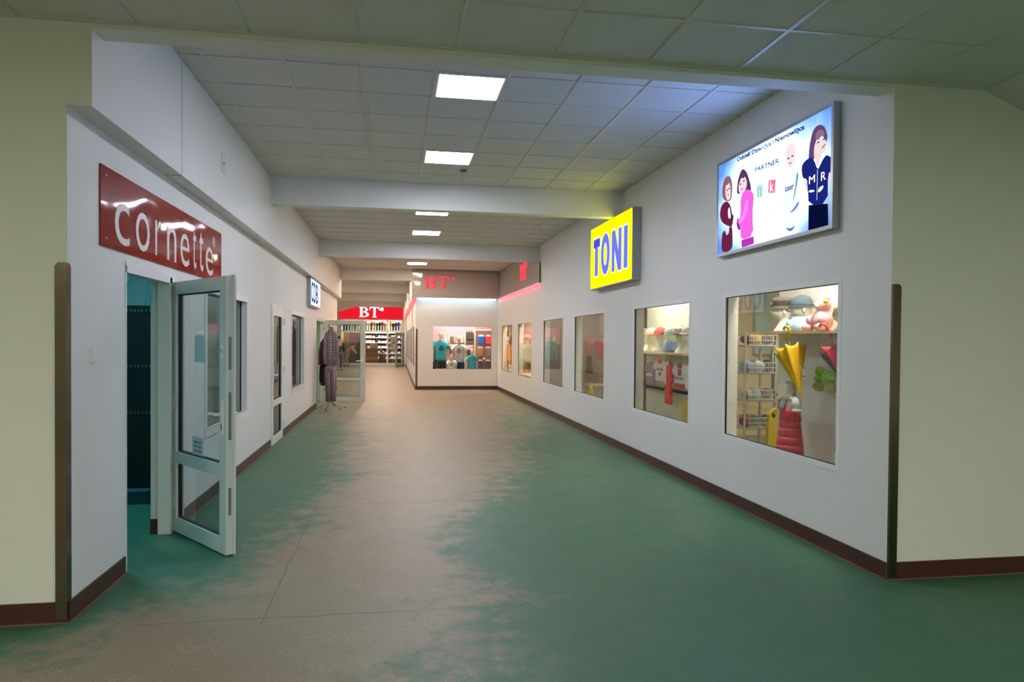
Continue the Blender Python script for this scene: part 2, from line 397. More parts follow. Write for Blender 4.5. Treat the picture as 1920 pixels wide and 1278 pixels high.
def light(x, y, z, m, label, w=.6, l=.6, group=None):
    t = thing('ceiling_light', (x, y, z), label, 'ceiling light', group)
    f = MB(); a, b = w/2-.012, l/2-.012
    f.box(x-a, x+a, y-b, y-b+.018, z-.003, z+.03); f.box(x-a, x+a, y+b-.018, y+b, z-.003, z+.03)
    f.box(x-a, x-a+.018, y-b+.018, y+b-.018, z-.003, z+.03); f.box(x+a-.018, x+a, y-b+.018, y+b-.018, z-.003, z+.03)
    f.build('frame', PVC, t)
    box('diffuser', (x-a+.018, x+a-.018, y-b+.018, y+b-.018, z+.004, z+.02), m, t)
    return t
la, lb = LT(1, 1), LT(1, 5)
ceiling('ceiling', XU, XR, 4.44, BEAMS[0], H2, X0, Y0, [la, lb], 'tiled ceiling of the first corridor bay, tinted blue by the light box')
light(*la, H2, FIT, 'brightest square ceiling light, nearest in the corridor'); light(*lb, H2, FIT, 'second square ceiling light, just before the first beam')
oy2 = 10.30
l3 = (X0+.9, 12.2); l4 = (X0+.9, 14.55)
ceiling('ceiling', XU, XR, BEAMS[0]+bw, BEAMS[1], H2, X0, 12.5, [l3, (X0+.9, 14.6)], 'tiled ceiling between the first and second beams')
light(X0+.9, 12.2, H2, FIT, 'thin-looking ceiling light just behind the first beam'); light(X0+.9, 14.6, H2, FIT, 'ceiling light just in front of the second beam')
ceiling('ceiling', XU, XR, BEAMS[1]+bw, BEAMS[2], H2, X0, 20.2, [(X0+.9, 20.5), (X0+.9, 17.5)], 'tiled ceiling between the second and third beams')
light(X0+.9, 20.5, H2, FITF, 'small warm ceiling light near the red lettered glass panel'); light(X0+.9, 17.5, H2, FITF, 'ceiling light hidden behind the second beam')
for k in range(4):
    y0 = BEAMS[2+k]+bw; y1 = BEAMS[3+k] if k < 3 else YS+.1
    ceiling('ceiling', -3.6, XB, y0, y1, H2, X0, y0+.3, [(-.58, y0+1.2), (-.58, y0+3.0)] if k < 3 else [(-.58, y0+2.4)], 'far tiled ceiling, bay %s past the mannequin wall' % ['one', 'two', 'three', 'four'][k], one=True)
    for q, yy in enumerate((1.2, 3.0) if k < 3 else (2.4,)):
        light(-.58, y0+yy, H2, FITF, 'far ceiling light hidden behind beams, bay %s %s' % (['one', 'two', 'three', 'four'][k], ['front', 'rear'][q]))
XD = -2.0381
HL = [(XD+.6*5.5, YW-.6*9.5+.02), (XD+.6*2.5, YW-.6*9.5+.02), (XD+.6*-2.5, YW-.6*8.5), (XD+.6*8.5, YW-.6*9.5+.02)]
HLs = [(-4.7381, .9), (-.5, .9-1.2), (-2.9381, -1.5), (1.5619, -1.5), (3.3619, .0)]
HL = [(-3.4, -1.2), (-.6, -2.0), (2.2, -2.0), (4.2, -2.6)]
nc = ceiling('ceiling', -7, 3.962, 0.0, YW-.004, H1, XD, 3.674, [], 'tiled ceiling of the cross hall, low over the camera')
for i, p in enumerate(HL): light(*p, H1-.03, FITH, 'hall ceiling light behind the camera, %s' % ['far left', 'left', 'centre', 'right'][i])
tag(box('ceiling_rear', (-7, 9, -6, 0, H1, H1+.05), TILE), 'plain ceiling behind the camera, out of view', 'ceiling', kind='structure')
sl = MB(); 
sl.prism([(3.962, 0, H1), (6.2, 0, H1-.9), (6.2, YW, H1-.9), (3.962, YW, H1)], (0, 0, .05)); o = sl.build('ceiling_slope', TILE); tag(o, 'ceiling panel sloping down at the top right corner', 'ceiling', kind='structure')
for yy in (3.68, 3.08, 2.48):
    MB().prism([(3.962, yy, H1-.004), (6.2, yy, H1-.904), (6.2, yy+.02, H1-.904), (3.962, yy+.02, H1-.004)], (0, 0, .01)).build('cross_rail', RAIL, o)
tag(box('ceiling_side', (6.2, 9, 0, YW, H1-.9, H1-.85), TILE), 'low flat ceiling at the far right, out of view', 'ceiling', kind='structure')
# dark shadow-gap rail where the hall ceiling meets the header
box('edge_rail', (-7, 3.962, YW-.02, YW-.004, H1-.006, H1+.01), RAIL, nc)

# ---- skirting
def skirt(name, b, thick_axis, label):
    x0, x1, y0, y1 = b
    o = MB().box(x0, x1, y0, y1, 0, .115).build(name, BASE); tag(o, label, 'skirting', kind='structure')
    g = .014
    if thick_axis == 'x+': c = (x1, x1+g, y0, y1)
    elif thick_axis == 'x-': c = (x0-g, x0, y0, y1)
    else: c = (x0, x1, y0-g, y0)
    MB().box(*c, 0, .006).build('cove_edge', COVE, o); return o
segs = [(YW, D1[0]-.02), (D1[1]+.06, D2[0]-.02), (D2[1]+.02, D3[0])]
for i, (a, b) in enumerate(segs):
    skirt('baseboard_left', (XL, XL+.012, a, b), 'x+', 'brown skirting along the left wall, ' + ['before the open door', 'between the two doors', 'beyond the closed door'][i])
skirt('baseboard_left', (XL, XL+.012, D3[1], 22.8), 'x+', 'brown skirting along the left wall, behind the garment stand')
skirt('baseboard_right', (XR-.012, XR, YW, YF), 'x-', 'long brown skirting along the right window wall')
skirt('baseboard_front_left', (-7, XL, YW-.014, YW-.002), 'y', 'brown skirting under the cream wall at far left')
skirt('baseboard_front_right', (XR, 9, YW-.014, YW-.002), 'y', 'brown skirting under the cream wall at far right')
skirt('baseboard_back', (XB, XR, YF-.012, YF), 'y', 'brown skirting under the mannequin window')
skirt('baseboard_side', (XB-.012, XB, YF, YS), 'x-', 'brown skirting along the receding far window wall')

tag(box('baseboard_door_reveal', (XL-T, XL-.092, D1[1]-.012, D1[1], 0, .115), BASE), 'short brown skirting on the far reveal of the open doorway', 'skirting', kind='structure')
# ---- corner guards
def guard(x, sx, y, z1, label, lean=0, w=.05):
    b = MB(); t = .003
    dx = lambda z: lean*z
    for k in range(1):
        # leg on the front face (y = y) and leg on the corridor face (x = x)
        fr = [(x, y-t, .02), (x-sx*w, y-t, .02), (x-sx*w+dx(z1-.02), y-t, z1-.02), (x-sx*(w-.015)+dx(z1), y-t, z1), (x+dx(z1), y-t, z1)]
        b.prism(fr, (0, -t, 0))
        sd = [(x+sx*t, y-t*2, .02), (x+sx*t, y+w, .02), (x+sx*t+dx(z1-.02), y+w, z1-.02), (x+sx*t+dx(z1), y+w-.015, z1), (x+sx*t+dx(z1), y-t*2, z1)]
        b.prism(sd, (-sx*t, 0, 0))
    o = b.build('corner_guard', STEEL); return tag(o, label, 'corner guard')
guard(XL, 1, YW-.018, 2.0, 'tall brushed steel angle guarding the left corridor corner', w=.055)
guard(XR+.005, -1, YW-.018, 1.99, 'tall brushed steel angle guarding the right corridor corner', w=.055)
g3 = guard(XB, -1, YF-.002, 1.94, 'narrow steel angle on the far corner beside the mannequin window', w=.06)
g3.location.x = 0

# ---- right windows
def window(n, axis, face, u0, u1, z0, z1, nrm, label, fw=.045, glass=GLASS, deep=.03, fm=PVC, proud=.004):
    """nrm: sign of the outward normal along the axis"""
    def B(a, b, u, v, p, q):
        lo, hi = sorted((face+nrm*a, face+nrm*b))
        return (lo, hi, u, v, p, q) if axis == 0 else (u, v, lo, hi, p, q)
    um = (u0+u1)/2; loc = (face, um, z0) if axis == 0 else (um, face, z0)
    t = thing('window_%d' % n, loc, label, 'window', kind='structure')
    fr = MB()
    fr.box(*B(-deep-.03, proud, u0-fw, u1+fw, z0-fw, z0)); fr.box(*B(-deep-.03, proud, u0-fw, u1+fw, z1, z1+fw))
    fr.box(*B(-deep-.03, proud, u0-fw, u0, z0, z1)); fr.box(*B(-deep-.03, proud, u1, u1+fw, z0, z1)); fr.build('frame', fm, t)
    g = MB(); q = .006
    g.box(*B(-deep-.012, -deep+.004, u0, u1, z0, z0+q)); g.box(*B(-deep-.012, -deep+.004, u0, u1, z1-q, z1))
    g.box(*B(-deep-.012, -deep+.004, u0, u0+q, z0+q, z1-q)); g.box(*B(-deep-.012, -deep+.004, u1-q, u1, z0+q, z1-q)); g.build('gasket', GASK, t)
    MB().box(*B(-deep-.010, -deep-.004, u0+.002, u1-.002, z0+.002, z1-.002)).build('glass_pane', glass, t)
    return t
wl = ['large window nearest on the right, umbrellas and red child dress inside', 'second window on the right wall, row of capped heads inside', 'third window on the right wall, hanging orange and pink clothes', 'fourth window on the right wall, mostly reflections',
      'fifth window on the right wall, under the pink light, mannequin in pale shirt', 'farthest window on the right wall, beside the inner corner']
for i, (a, b) in enumerate(RW): window(i+1, 0, XR, a, b, WZ0, WZ1, -1, wl[i], deep=.012)
window(7, 1, YF, 1.205, 3.09, .66, 2.03, -1, 'wide window facing the camera with mannequins in turquoise shirts', deep=.012)
for i, (a, b) in enumerate(SW): window(8+i, 0, XB, a, b, WZ0, WZ1, -1, 'narrow-looking window on the receding far wall, %s from the corner' % ['first', 'second', 'third', 'fourth', 'fifth', 'sixth'][i], deep=.012)
window(14, 0, XL, *LWIN[0], 1, 'left wall window just behind the open glass door', fw=.07, deep=.06, proud=.012)
window(15, 0, XL, *LWIN[1], 1, 'left wall window between the closed door and the garment stand', fw=.07, deep=.06, proud=.012)

# ---- doors
def leaf(root, H, d, W, z0, z1, m, th=.065, stile=.105, mid=(.575, .665), inner=None, handle=True, side=1, glass=GLASSD, top=.1, bot=.115):
    """glazed pvc leaf; local x along the leaf from the hinge, local -y the face to look at"""
    d = Vector((d[0], d[1], 0)).normalized(); n = Vector((-d.y, d.x, 0))*side
    M = Matrix(((d.x, n.x, 0, H[0]), (d.y, n.y, 0, H[1]), (0, 0, 1, 0), (0, 0, 0, 1)))
    lf = MB(); lf.M = M
    lf.box(0, stile, 0, th, z0, z1); lf.box(W-stile, W, 0, th, z0, z1)
    lf.box(stile, W-stile, 0, th, z1-top, z1); lf.box(stile, W-stile, 0, th, z0, z0+bot); lf.box(stile, W-stile, 0, th, mid[0], mid[1])
    lf.box(W, W+.014, th-.014, th+.004, z0, z1); lf.box(0, W, th-.006, th+.006, z1, z1+.012)
    o = lf.build('leaf', m, root)
    for (a, b) in ((z0+bot, mid[0]), (mid[1], z1-top)):
        gk = MB(); gk.M = M; q = .009
        gk.box(stile, W-stile, .018, .05, a, a+q); gk.box(stile, W-stile, .018, .05, b-q, b); gk.box(stile, stile+q, .018, .05, a+q, b-q); gk.box(W-stile-q, W-stile, .018, .05, a+q, b-q)
        gk.build('gasket', GASK, o)
        gp = MB(); gp.M = M; gp.box(stile+.004, W-stile-.004, .03, .036, a+.004, b-.004); gp.build('glass_pane', glass, o)
    if handle:
        for sgn in (-1, 1):
            h = MB(); h.M = M; y = -.008 if sgn < 0 else th
            h.box(W-.075, W-.040, y, y+.008, .89, 1.13); ys = y-.04 if sgn < 0 else y+.048
            h.tube([(W-.058, y+.004, 1.035), (W-.058, ys, 1.035)], .011); h.tube([(W-.058, ys, 1.035), (W-.12, ys, 1.037), (W-.20, ys+(.006 if sgn < 0 else -.006), 1.03)], .011, 8)
            h.build('handle', PVC, o)
        k = MB(); k.M = M; k.box(W-.064, W-.054, -.0095, -.008, .935, .965); k.box(W-.063, W-.055, -.0095, -.008, .915, .937); k.build('keyhole', BLACK, o)
        k = MB(); k.M = M; k.box(W-.08, W-.05, -.006, 0, 1.45, 1.54); k.build('upper_lock', PVC, o)
        k = MB(); k.M = M; k.box(W-.071, W-.062, -.0075, -.006, 1.485, 1.515); k.build('keyhole', BLACK, o)
        k = MB(); k.M = M; k.box(W, W+.0025, .02, .04, .85, 1.2); k.box(W, W+.0025, .02, .04, 1.36, 1.6); k.box(W, W+.0025, .02, .04, .3, .5); k.build('lock_strip', ALU, o)
    return o, M
def dframe(root, D, m, w=.055, x0=XL-.09, x1=XL+.006, near=True):
    b = MB(); a, c, _, z = D
    if near: b.box(x0, x1, a-.004, a+w*.35, 0, z)
    b.box(x0, x1, c-.002, c, 0, z); b.box(x0, x1, c-w, c, 0, z); b.box(x0, x1, a, c, z-.045, z+.03); return b.build('frame', m, root)
d1 = thing('door_1', (XL, 6.13, 0), 'open glazed white door swung into the corridor at the left', 'door', kind='structure')
dframe(d1, D1, PVC)
lf1, M1 = leaf(d1, (-1.815, 6.19), (.60315, -.79762), 1.013, .012, 2.042, mat('pale grey pvc door', (205, 215, 214), .32), side=1)
for z in (.25, 1.05, 1.85):
    MB().tube([(XL+.012, 6.15, z-.05), (XL+.012, 6.15, z+.05)], .011).build('hinge', PVC, d1)
def note(name, u0, u1, z0, z1, label, rows, col=(205, 218, 222)):
    b = MB(); b.M = M1; b.box(u0, u1, .0285, .0295, z0, z1); o = b.build(name, mat('notice paper', col, .7)); tag(o, label, 'notice')
    return o
note('paper_notice', .40, .60, 1.40, 1.61, 'pale blank paper sheet stuck to the open door glass, upper', 3)
n2 = note('paper_notice', .355, .56, .672, .815, 'small paper with three printed lines, low on the open door glass', 3, (214, 222, 226))
INK = mat('blue black ink', (30, 50, 80), .6)
for i, tx in enumerate(('Bielizna', 'Męska', 'Damska')):
    v, f = glyph(tx, 0.01)
    xs = [p[0] for p in v]; ys = [p[1] for p in v]
    Mx = M1 @ Matrix(((1, 0, 0, 0), (0, 0, 1, 0), (0, 1, 0, 0), (0, 0, 0, 1)))
    out = [M1 @ Vector((.40+.125*(p[0]-min(xs))/(max(xs)-min(xs)), .0278+.0004*(p[2]+.01)/.02, .765-i*.034+.02*(p[1]-min(ys))/(max(ys)-min(ys)))) for p in v]
    link('print_line', new_me('print_line', out, f), INK, n2)
# door 2, closed
d2 = thing('door_2', (XL, 11.8, 0), 'closed narrow-looking glazed door in the left wall', 'door', kind='structure')
dframe(d2, D2, PVC, x1=XL+.012); 
lf2, M2 = leaf(d2, (XL+.02, D2[1]-.045), (0, -1), 1.0, .012, 2.03, PVC, side=-1, handle=False)
h = MB(); h.M = Matrix.Translation((XL+.02, D2[0]+.10, 0)); h.box(0, .01, -.017, .017, .92, 1.16); h.tube([(.01, 0, 1.05), (.05, 0, 1.05), (.05, .12, 1.05)], .011); h.build('handle', PVC, lf2)
for z in (.22, 1.1, 1.86): MB().tube([(XL+.035, D2[1]+.0, z-.05), (XL+.035, D2[1]+.0, z+.05)], .016).build('hinge', PVC, d2)
# door 3, open wide, facing us
d3 = thing('door_3', (XL, 18.66, 0), 'open glazed grey door facing the camera behind the garment stand', 'door', kind='structure')
dframe(d3, (D3[0], D3[1]+.02, 0, D3[3]), PVCG, near=False)
lf3, M3 = leaf(d3, (XL+.02, 18.62), (1.0, -.17), 1.02, .012, 2.06, PVCG, side=1, mid=(.53, .61))
for z in (.3, 1.85): MB().tube([(XL+.01, 18.61, z-.05), (XL+.01, 18.61, z+.05)], .014).build('hinge', ALU, d3)
GREEN = mat('green jamb paint', (104, 152, 60), .6)
tag(box('wall_shop_green', (-2.9, XL-T, 18.60, 18.66, 0, 2.3), GREEN), 'green wall just inside the doorway behind the garment stand', 'wall', kind='structure')
# far door leaf
d4 = thing('door_4', (.56, 42.1, 0), 'small open glazed grey door leaf at the far right before the store', 'door', kind='structure')
leaf(d4, (.56, 42.1), (-.47, -.84), .97, .01, 2.0, mat('far door grey', (168, 172, 160), .4), side=-1, handle=False)

# ================================================================== SHOP INTERIORS (shells)
tag(box('wall_shop_right', (7.9, 8, 4.5, 45, 0, 3.2), CREAM), 'cream back wall of the shops behind the right windows', 'wall', kind='structure')
tag(box('ceiling_shop_right', (XR+T, 8, YW+T, YF+T, 2.95, 3.0), IWHITE), 'white ceiling inside the shops on the right', 'ceiling', kind='structure')
tag(box('ceiling_shop_back', (XB+T, 8, YF+T, YS, 2.95, 3.0), IWHITE), 'white ceiling inside the shop behind the mannequins', 'ceiling', kind='structure')
tag(box('wall_shop_divider', (4.45, 8, 11.2, 11.3, 0, 2.95), CREAM), 'cream wall behind the wire basket rack', 'wall', kind='structure')
tag(box('floor_shop', (XR+T, 7.9, YW+T, 22.6, 0, .012), mat('grey beige shop floor', (150, 144, 130), .4)), 'grey beige floor inside the right-hand shops', 'floor', kind='structure')
tag(box('wall_shop_divider', (XR+T, 8, 16.1, 16.2, 0, 2.95), mat('taupe divider', (158, 148, 138), .7)), 'cream dividing wall between the right-hand shops', 'wall', kind='structure')
tag(box('wall_shop_end', (XB+T, 8, 27.4, 27.5, 0, 2.95), CREAM), 'cream wall behind the mannequin display', 'wall', kind='structure')
tag(box('wall_display_1', (3.98, 4.03, YW+T, 6.87, 0, 2.95), IWHITE), 'white display partition behind the yellow umbrella', 'wall', kind='structure')
tag(box('wall_display_2', (4.05, 4.10, 8.7, 11.0, 0, 2.95), mat('pale green white wall', (226, 226, 208), .7)), 'cream display partition behind the row of capped heads', 'wall', kind='structure')
tag(box('wall_display_3', (4.75, 4.8, 13.2, 16.1, 0, 2.95), mat('pinkish interior wall', (226, 208, 192), .7)), 'pale display partition behind the hanging orange clothes', 'wall', kind='structure')
tag(box('wall_display_4', (4.6, 4.65, 19.4, 27.3, 0, 2.95), mat('peach interior wall', (236, 190, 150), .7)), 'peach display partition in the pink-lit windows', 'wall', kind='structure')
FITM = glow('dimmer shop fitting', (255, 244, 226), 42)
FIT1 = glow('display spot panel', (255, 240, 222), 130); FITP = glow('peach shop fitting', (255, 222, 178), 170)
for i, (x, y) in enumerate(((3.62, 5.6), (5.4, 8.2), (3.72, 9.9), (4.2, 14.6), (3.8, 18.2), (3.75, 21.2), (2.1, 23.5), (5.6, 11.5))):
    light(x, y, 2.945, {0: FIT1, 3: FITM, 7: FITM, 4: FITP, 5: FITP, 6: FIT1, 1: FIT1}.get(i, FITS), 'shop ceiling light above the %s' % ['umbrella display', 'basket rack', 'capped heads', 'hanging orange clothes', 'fifth window display', 'farthest right window display', 'turquoise mannequins', 'shop floor behind the third window'][i], w=.5, l=.5 if i != 6 else .8)
# left shops
tag(box('wall_shop_left', (-5.1, -5, YW+T, 22.6, 0, 2.9), mat('pale teal wall', (150, 190, 196), .7)), 'teal lit back wall of the shop behind the open door', 'wall', kind='structure')
tag(box('ceiling_shop_left', (-5, XL-T, YW+T, 22.6, 2.85, 2.9), mat('dim ceiling', (150, 160, 160), .8)), 'dim ceiling inside the left shops', 'ceiling', kind='structure')
tag(box('wall_shop_left_divider', (-5, XL-T, 9.9, 10.0, 0, 2.85), IWHITE), 'wall between the left shops before the closed door', 'wall', kind='structure')
tag(box('wall_shop_left_divider', (-5, XL-T, 16.2, 16.3, 0, 2.85), IWHITE), 'wall between the left shops before the green doorway', 'wall', kind='structure')
light(-3.2, 7.0, 2.845, glow('cool shop lamp', (110, 215, 235), 60), 'cool ceiling light inside the shop behind the open door', .6, .6)
light(-3.2, 13.8, 2.845, glow('dim shop lamp', (240, 240, 220), 40), 'ceiling light inside the shop behind the closed door', .6, .6)
light(-3.2, 17.6, 2.845, glow('dim shop lamp', (240, 240, 220), 40), 'ceiling light inside the green doorway', .6, .6)
#PART2
# ================================================================== SIGNS
RED = mat('glossy red acrylic', (150, 26, 28), .05, noise=.03, nscale=2)
def wavy(m, s=.35, sc=1.3):
    nt = m.node_tree; b = nt.nodes['Principled BSDF']; g = nt.nodes.new('ShaderNodeTexCoord'); n = nt.nodes.new('ShaderNodeTexNoise')
    n.inputs['Scale'].default_value = sc; n.inputs['Detail'].default_value = 1; bp = nt.nodes.new('ShaderNodeBump'); bp.inputs['Strength'].default_value = s; bp.inputs['Distance'].default_value = .05
    nt.links.new(g.outputs['Object'], n.inputs['Vector']); nt.links.new(n.outputs['Fac'], bp.inputs['Height']); nt.links.new(bp.outputs[0], b.inputs['Normal'])
wavy(RED, .32, 1.5)
LW = mat('white vinyl lettering', (216, 210, 205), .35)
t = thing('shop_sign', (XL, 6.2, 2.16), 'long glossy red acrylic sign with eight white lower-case letters above the open door', 'sign')
MB().prism([(XL, 4.70, 2.155), (XL, 7.75, 2.16), (XL, 7.75, 2.672), (XL, 4.70, 2.655)], (.010, 0, 0)).build('panel', RED, t)
for ch, a, b, z0, z1 in (('c', 4.916, 5.171, 2.200, 2.475), ('o', 5.290, 5.568, 2.203, 2.479), ('r', 5.692, 5.847, 2.212, 2.480), ('n', 5.972, 6.210, 2.209, 2.480), ('e', 6.325, 6.584, 2.203, 2.481),
                          ('t', 6.698, 6.805, 2.211, 2.567), ('t', 6.905, 7.043, 2.210, 2.577), ('e', 7.133, 7.402, 2.197, 2.472)):
    letters('letter', ch, PL('L', XL+.010), a, b, z0, z1, LW, t, .003, offset=-.004)
letters('registered_mark', '®', PL('L', XL+.010), 7.38, 7.49, 2.49, 2.597, LW, t, .003)
for (y, z) in ((4.78, 2.60), (4.78, 2.21), (7.68, 2.61)): MB().tube([(XL+.010, y, z), (XL+.014, y, z)], .008).build('screw', ALU, t)

def lightbox(loc, label, x0, x1, y0, y1, z0, z1, facem, name='light_box', tw=.022):
    """x0 = wall side, x1 = face side"""
    t = thing(name, loc, label, 'sign'); s = 1 if x1 > x0 else -1
    b = MB(); q = lambda a, c: (min(a, c), max(a, c))
    a0, a1 = q(x0, x1)
    b.box(a0, a1, y0, y0+tw, z0, z1); b.box(a0, a1, y1-tw, y1, z0, z1); b.box(a0, a1, y0+tw, y1-tw, z0, z0+tw); b.box(a0, a1, y0+tw, y1-tw, z1-tw, z1)
    bb = q(x0, x0+s*.01); b.box(*bb, y0+tw, y1-tw, z0+tw, z1-tw); b.build('housing', ALU, t)
    f = q(x1-s*.012, x1-s*.004); box('face', (*f, y0+tw, y1-tw, z0+tw, z1-tw), facem, t)
    return t
def block(name, ch, pl, a, b, z0, z1, m, parent, depth, grow):
    O, U, V, N = pl; mb = MB(); s = U.y
    S = {'T': [[(0, .76), (0, 1), (1, 1), (1, .76)], [(.22, 0), (.22, .78), (.70, .78), (.70, 0)]], 'I': [[(0, 0), (0, 1), (1, 1), (1, 0)]],
         'N': [[(0, 0), (0, 1), (.30, 1), (.30, 0)], [(.70, 0), (.70, 1), (1, 1), (1, 0)], [(0, 1), (.34, 1), (1, 0), (.66, 0)]],
         'O': [[(.5+.5*math.cos(t)*q, .5+.5*math.sin(t)*p) for t, q, p in ((k*PI/12, 1, 1), ((k+1)*PI/12, 1, 1), ((k+1)*PI/12, .40, .56), (k*PI/12, .40, .56))] for k in range(24)]}[ch]
    sh = [(0, 0)] if not grow else [(grow*math.cos(k*PI/4), grow*math.sin(k*PI/4)) for k in range(8)]
    for pg in S:
        for dx, dz in sh: mb.prism([O + U*(s*(a+(b-a)*p[0])+dx) + V*(z0+(z1-z0)*p[1]+dz) for p in pg], N*depth)
    return mb.build(name, m, parent)
# --- yellow TONI box
YEL = glow('yellow lit face', (255, 248, 0), 3.0)
t = lightbox((XR, 10.2, 2.42), 'bright yellow light box with four blue capital letters on the right wall', XR-.002, 3.157, 9.18, 11.24, 2.43, 3.415, YEL, tw=.012)
TB = glow('blue lit lettering', (112, 128, 240), 1.0); TBD = glow('shaded blue lit patch', (84, 84, 225), .9); TW = glow('white lit outline', (255, 252, 255), 1.3)
pl = PL('R', 3.161)
for ch, a, b, z0, z1 in (('T', 11.07, 10.712, 2.629, 3.216), ('O', 10.653, 10.202, 2.610, 3.236), ('N', 10.099, 9.649, 2.614, 3.215), ('I', 9.540, 9.380, 2.617, 3.204)):
    l = block('letter', ch, pl, a, b, z0, z1, TW, t, .001, .024)
    block('letter_fill', ch, pl, a, b, z0, z1, TB, l, .0022, 0)
    if ch == 'T': poly('shade_patch', [(11.06, 3.085), (10.73, 3.085), (10.73, 3.20), (11.06, 3.20)], pl, .0028, TBD, l)  # shade on the upper T painted as a darker blue
for z in (2.47, 3.37):
    for x in (3.17, 3.27): MB().tube([(x, 9.18, z), (x, 9.177, z)], .006).build('screw', STEEL, t)
for x in (3.195, 3.235, 3.27): box('housing_rib', (x-.004, x+.004, 9.174, 9.181, 2.44, 3.405), ALU, t)
# --- blue-white kids' clothing box
def sky_face():
    m = bpy.data.materials.new('lit cloud print'); m.use_nodes = True; nt = m.node_tree; N = nt.nodes; L = nt.links; N.clear()
    o = N.new('ShaderNodeOutputMaterial'); e = N.new('ShaderNodeEmission'); L.new(e.outputs[0], o.inputs[0]); e.inputs[1].default_value = 13.0
    g = N.new('ShaderNodeTexCoord'); mp = N.new('ShaderNodeMapping'); mp.inputs['Location'].default_value = (0, .02, -.86); mp.inputs['Scale'].default_value = (.01, .98, 1.8)
    L.new(g.outputs['Object'], mp.inputs[0]); ln = N.new('ShaderNodeVectorMath'); ln.operation = 'LENGTH'; L.new(mp.outputs[0], ln.inputs[0])
    n = N.new('ShaderNodeTexNoise'); n.inputs['Scale'].default_value = 5; n.inputs['Detail'].default_value = 4; L.new(g.outputs['Object'], n.inputs['Vector'])
    a = N.new('ShaderNodeMath'); a.operation = 'MULTIPLY_ADD'; a.inputs[1].default_value = .35; L.new(n.outputs['Fac'], a.inputs[0]); L.new(ln.outputs['Value'], a.inputs[2])
    d = N.new('ShaderNodeMath'); d.operation = 'MULTIPLY'; d.inputs[1].default_value = .66; L.new(a.outputs[0], d.inputs[0]); a = d
    r = N.new('ShaderNodeValToRGB'); L.new(a.outputs[0], r.inputs[0]); el = r.color_ramp.elements
    el[0].color = (.21, .39, 1, 1); el[1].position = .74; el[1].color = (.032, .056, .13, 1); x = el.new(.86); x.color = (.010, .027, .08, 1); x = el.new(.64); x.color = (.075, .10, .24, 1)
    r.color_ramp.elements[0].position = .53
    L.new(r.outputs[0], e.inputs[0]); return m
t = lightbox((XR, 5.8, 2.45), "large glowing light box with four children and a children's clothing advert", XR-.002, 3.222, 4.84, 6.775, 2.452, 3.40, sky_face(), tw=.03)
KP = PL('R', 3.2265)
def rounded(pts, k=2):
    for _ in range(k):
        o = []
        for i, p in enumerate(pts):
            q = pts[(i+1) % len(pts)]; o += [(p[0]*.75+q[0]*.25, p[1]*.75+q[1]*.25), (p[0]*.25+q[0]*.75, p[1]*.25+q[1]*.75)]
        pts = o
    return pts
def P(nm, pts, col, st, lift=.0012):
    if nm in ('printed_hair', 'printed_face', 'printed_child', 'printed_sleeve', 'printed_fold', 'printed_arm'): pts = rounded(pts)
    elif nm in ('printed_coat', 'printed_jacket', 'printed_eye', 'printed_motif'): pts = rounded(pts, 1)
    return poly(nm, pts, KP, lift, glow('lit print ' + nm + str(col), col, st), t)
FACE = (255, 232, 236); 
P('printed_child', [(6.694, 2.947), (6.624, 2.985), (6.541, 2.982), (6.471, 2.919), (6.442, 2.825), (6.407, 2.826), (6.426, 2.748), (6.452, 2.708), (6.646, 2.777), (6.712, 2.859)], (112, 34, 70), 1.0)
P('printed_child', [(6.66, 2.482), (6.664, 2.618), (6.644, 2.693), (6.588, 2.704), (6.564, 2.643), (6.504, 2.659), (6.506, 2.723), (6.439, 2.725), (6.427, 2.585), (6.432, 2.486)], (112, 34, 70), 1.0)
P('printed_motif', [(6.53, 2.90), (6.50, 2.92), (6.48, 2.86), (6.47, 2.80), (6.51, 2.80), (6.53, 2.84)], (240, 225, 245), 1.3, .002)
P('printed_hair', [(6.654, 3.03), (6.671, 3.124), (6.631, 3.205), (6.576, 3.231), (6.507, 3.222), (6.465, 3.168), (6.447, 3.102), (6.455, 2.991), (6.50, 2.97), (6.575, 2.985)], (150, 100, 112), 1.0)
P('printed_face', [(6.58, 3.165), (6.52, 3.17), (6.485, 3.11), (6.477, 3.008), (6.514, 2.98), (6.569, 3.0), (6.596, 3.082)], FACE, .93, .002)
P('printed_hair', [(6.36, 3.015), (6.346, 3.13), (6.296, 3.204), (6.246, 3.232), (6.171, 3.187), (6.119, 3.104), (6.075, 3.02), (6.091, 2.953), (6.166, 2.99), (6.30, 3.0)], (92, 58, 96), .9)
P('printed_face', [(6.227, 3.176), (6.194, 3.138), (6.155, 3.088), (6.166, 3.035), (6.203, 3.005), (6.265, 2.99), (6.309, 3.015), (6.326, 3.076), (6.282, 3.14)], FACE, .93, .002)
P('printed_sleeve', [(6.36, 2.731), (6.335, 2.789), (6.301, 2.764), (6.269, 2.71), (6.282, 2.645), (6.324, 2.67)], (110, 60, 130), 1.0)
P('printed_coat', [(6.282, 2.975), (6.166, 3.028), (6.032, 2.964), (6.025, 2.895), (6.045, 2.781), (6.02, 2.564), (6.265, 2.557), (6.273, 2.686), (6.348, 2.76), (6.271, 2.778)], (226, 96, 214), 1.25, .002)
P('printed_sleeve', [(6.16, 2.93), (6.12, 2.90), (6.14, 2.80), (6.24, 2.72), (6.30, 2.72), (6.31, 2.755), (6.22, 2.80), (6.19, 2.88)], (238, 130, 232), 1.3, .003)
P('printed_trousers', [(6.247, 2.556), (6.02, 2.561), (6.013, 2.493), (6.237, 2.484)], (190, 52, 186), 1.0, .002)
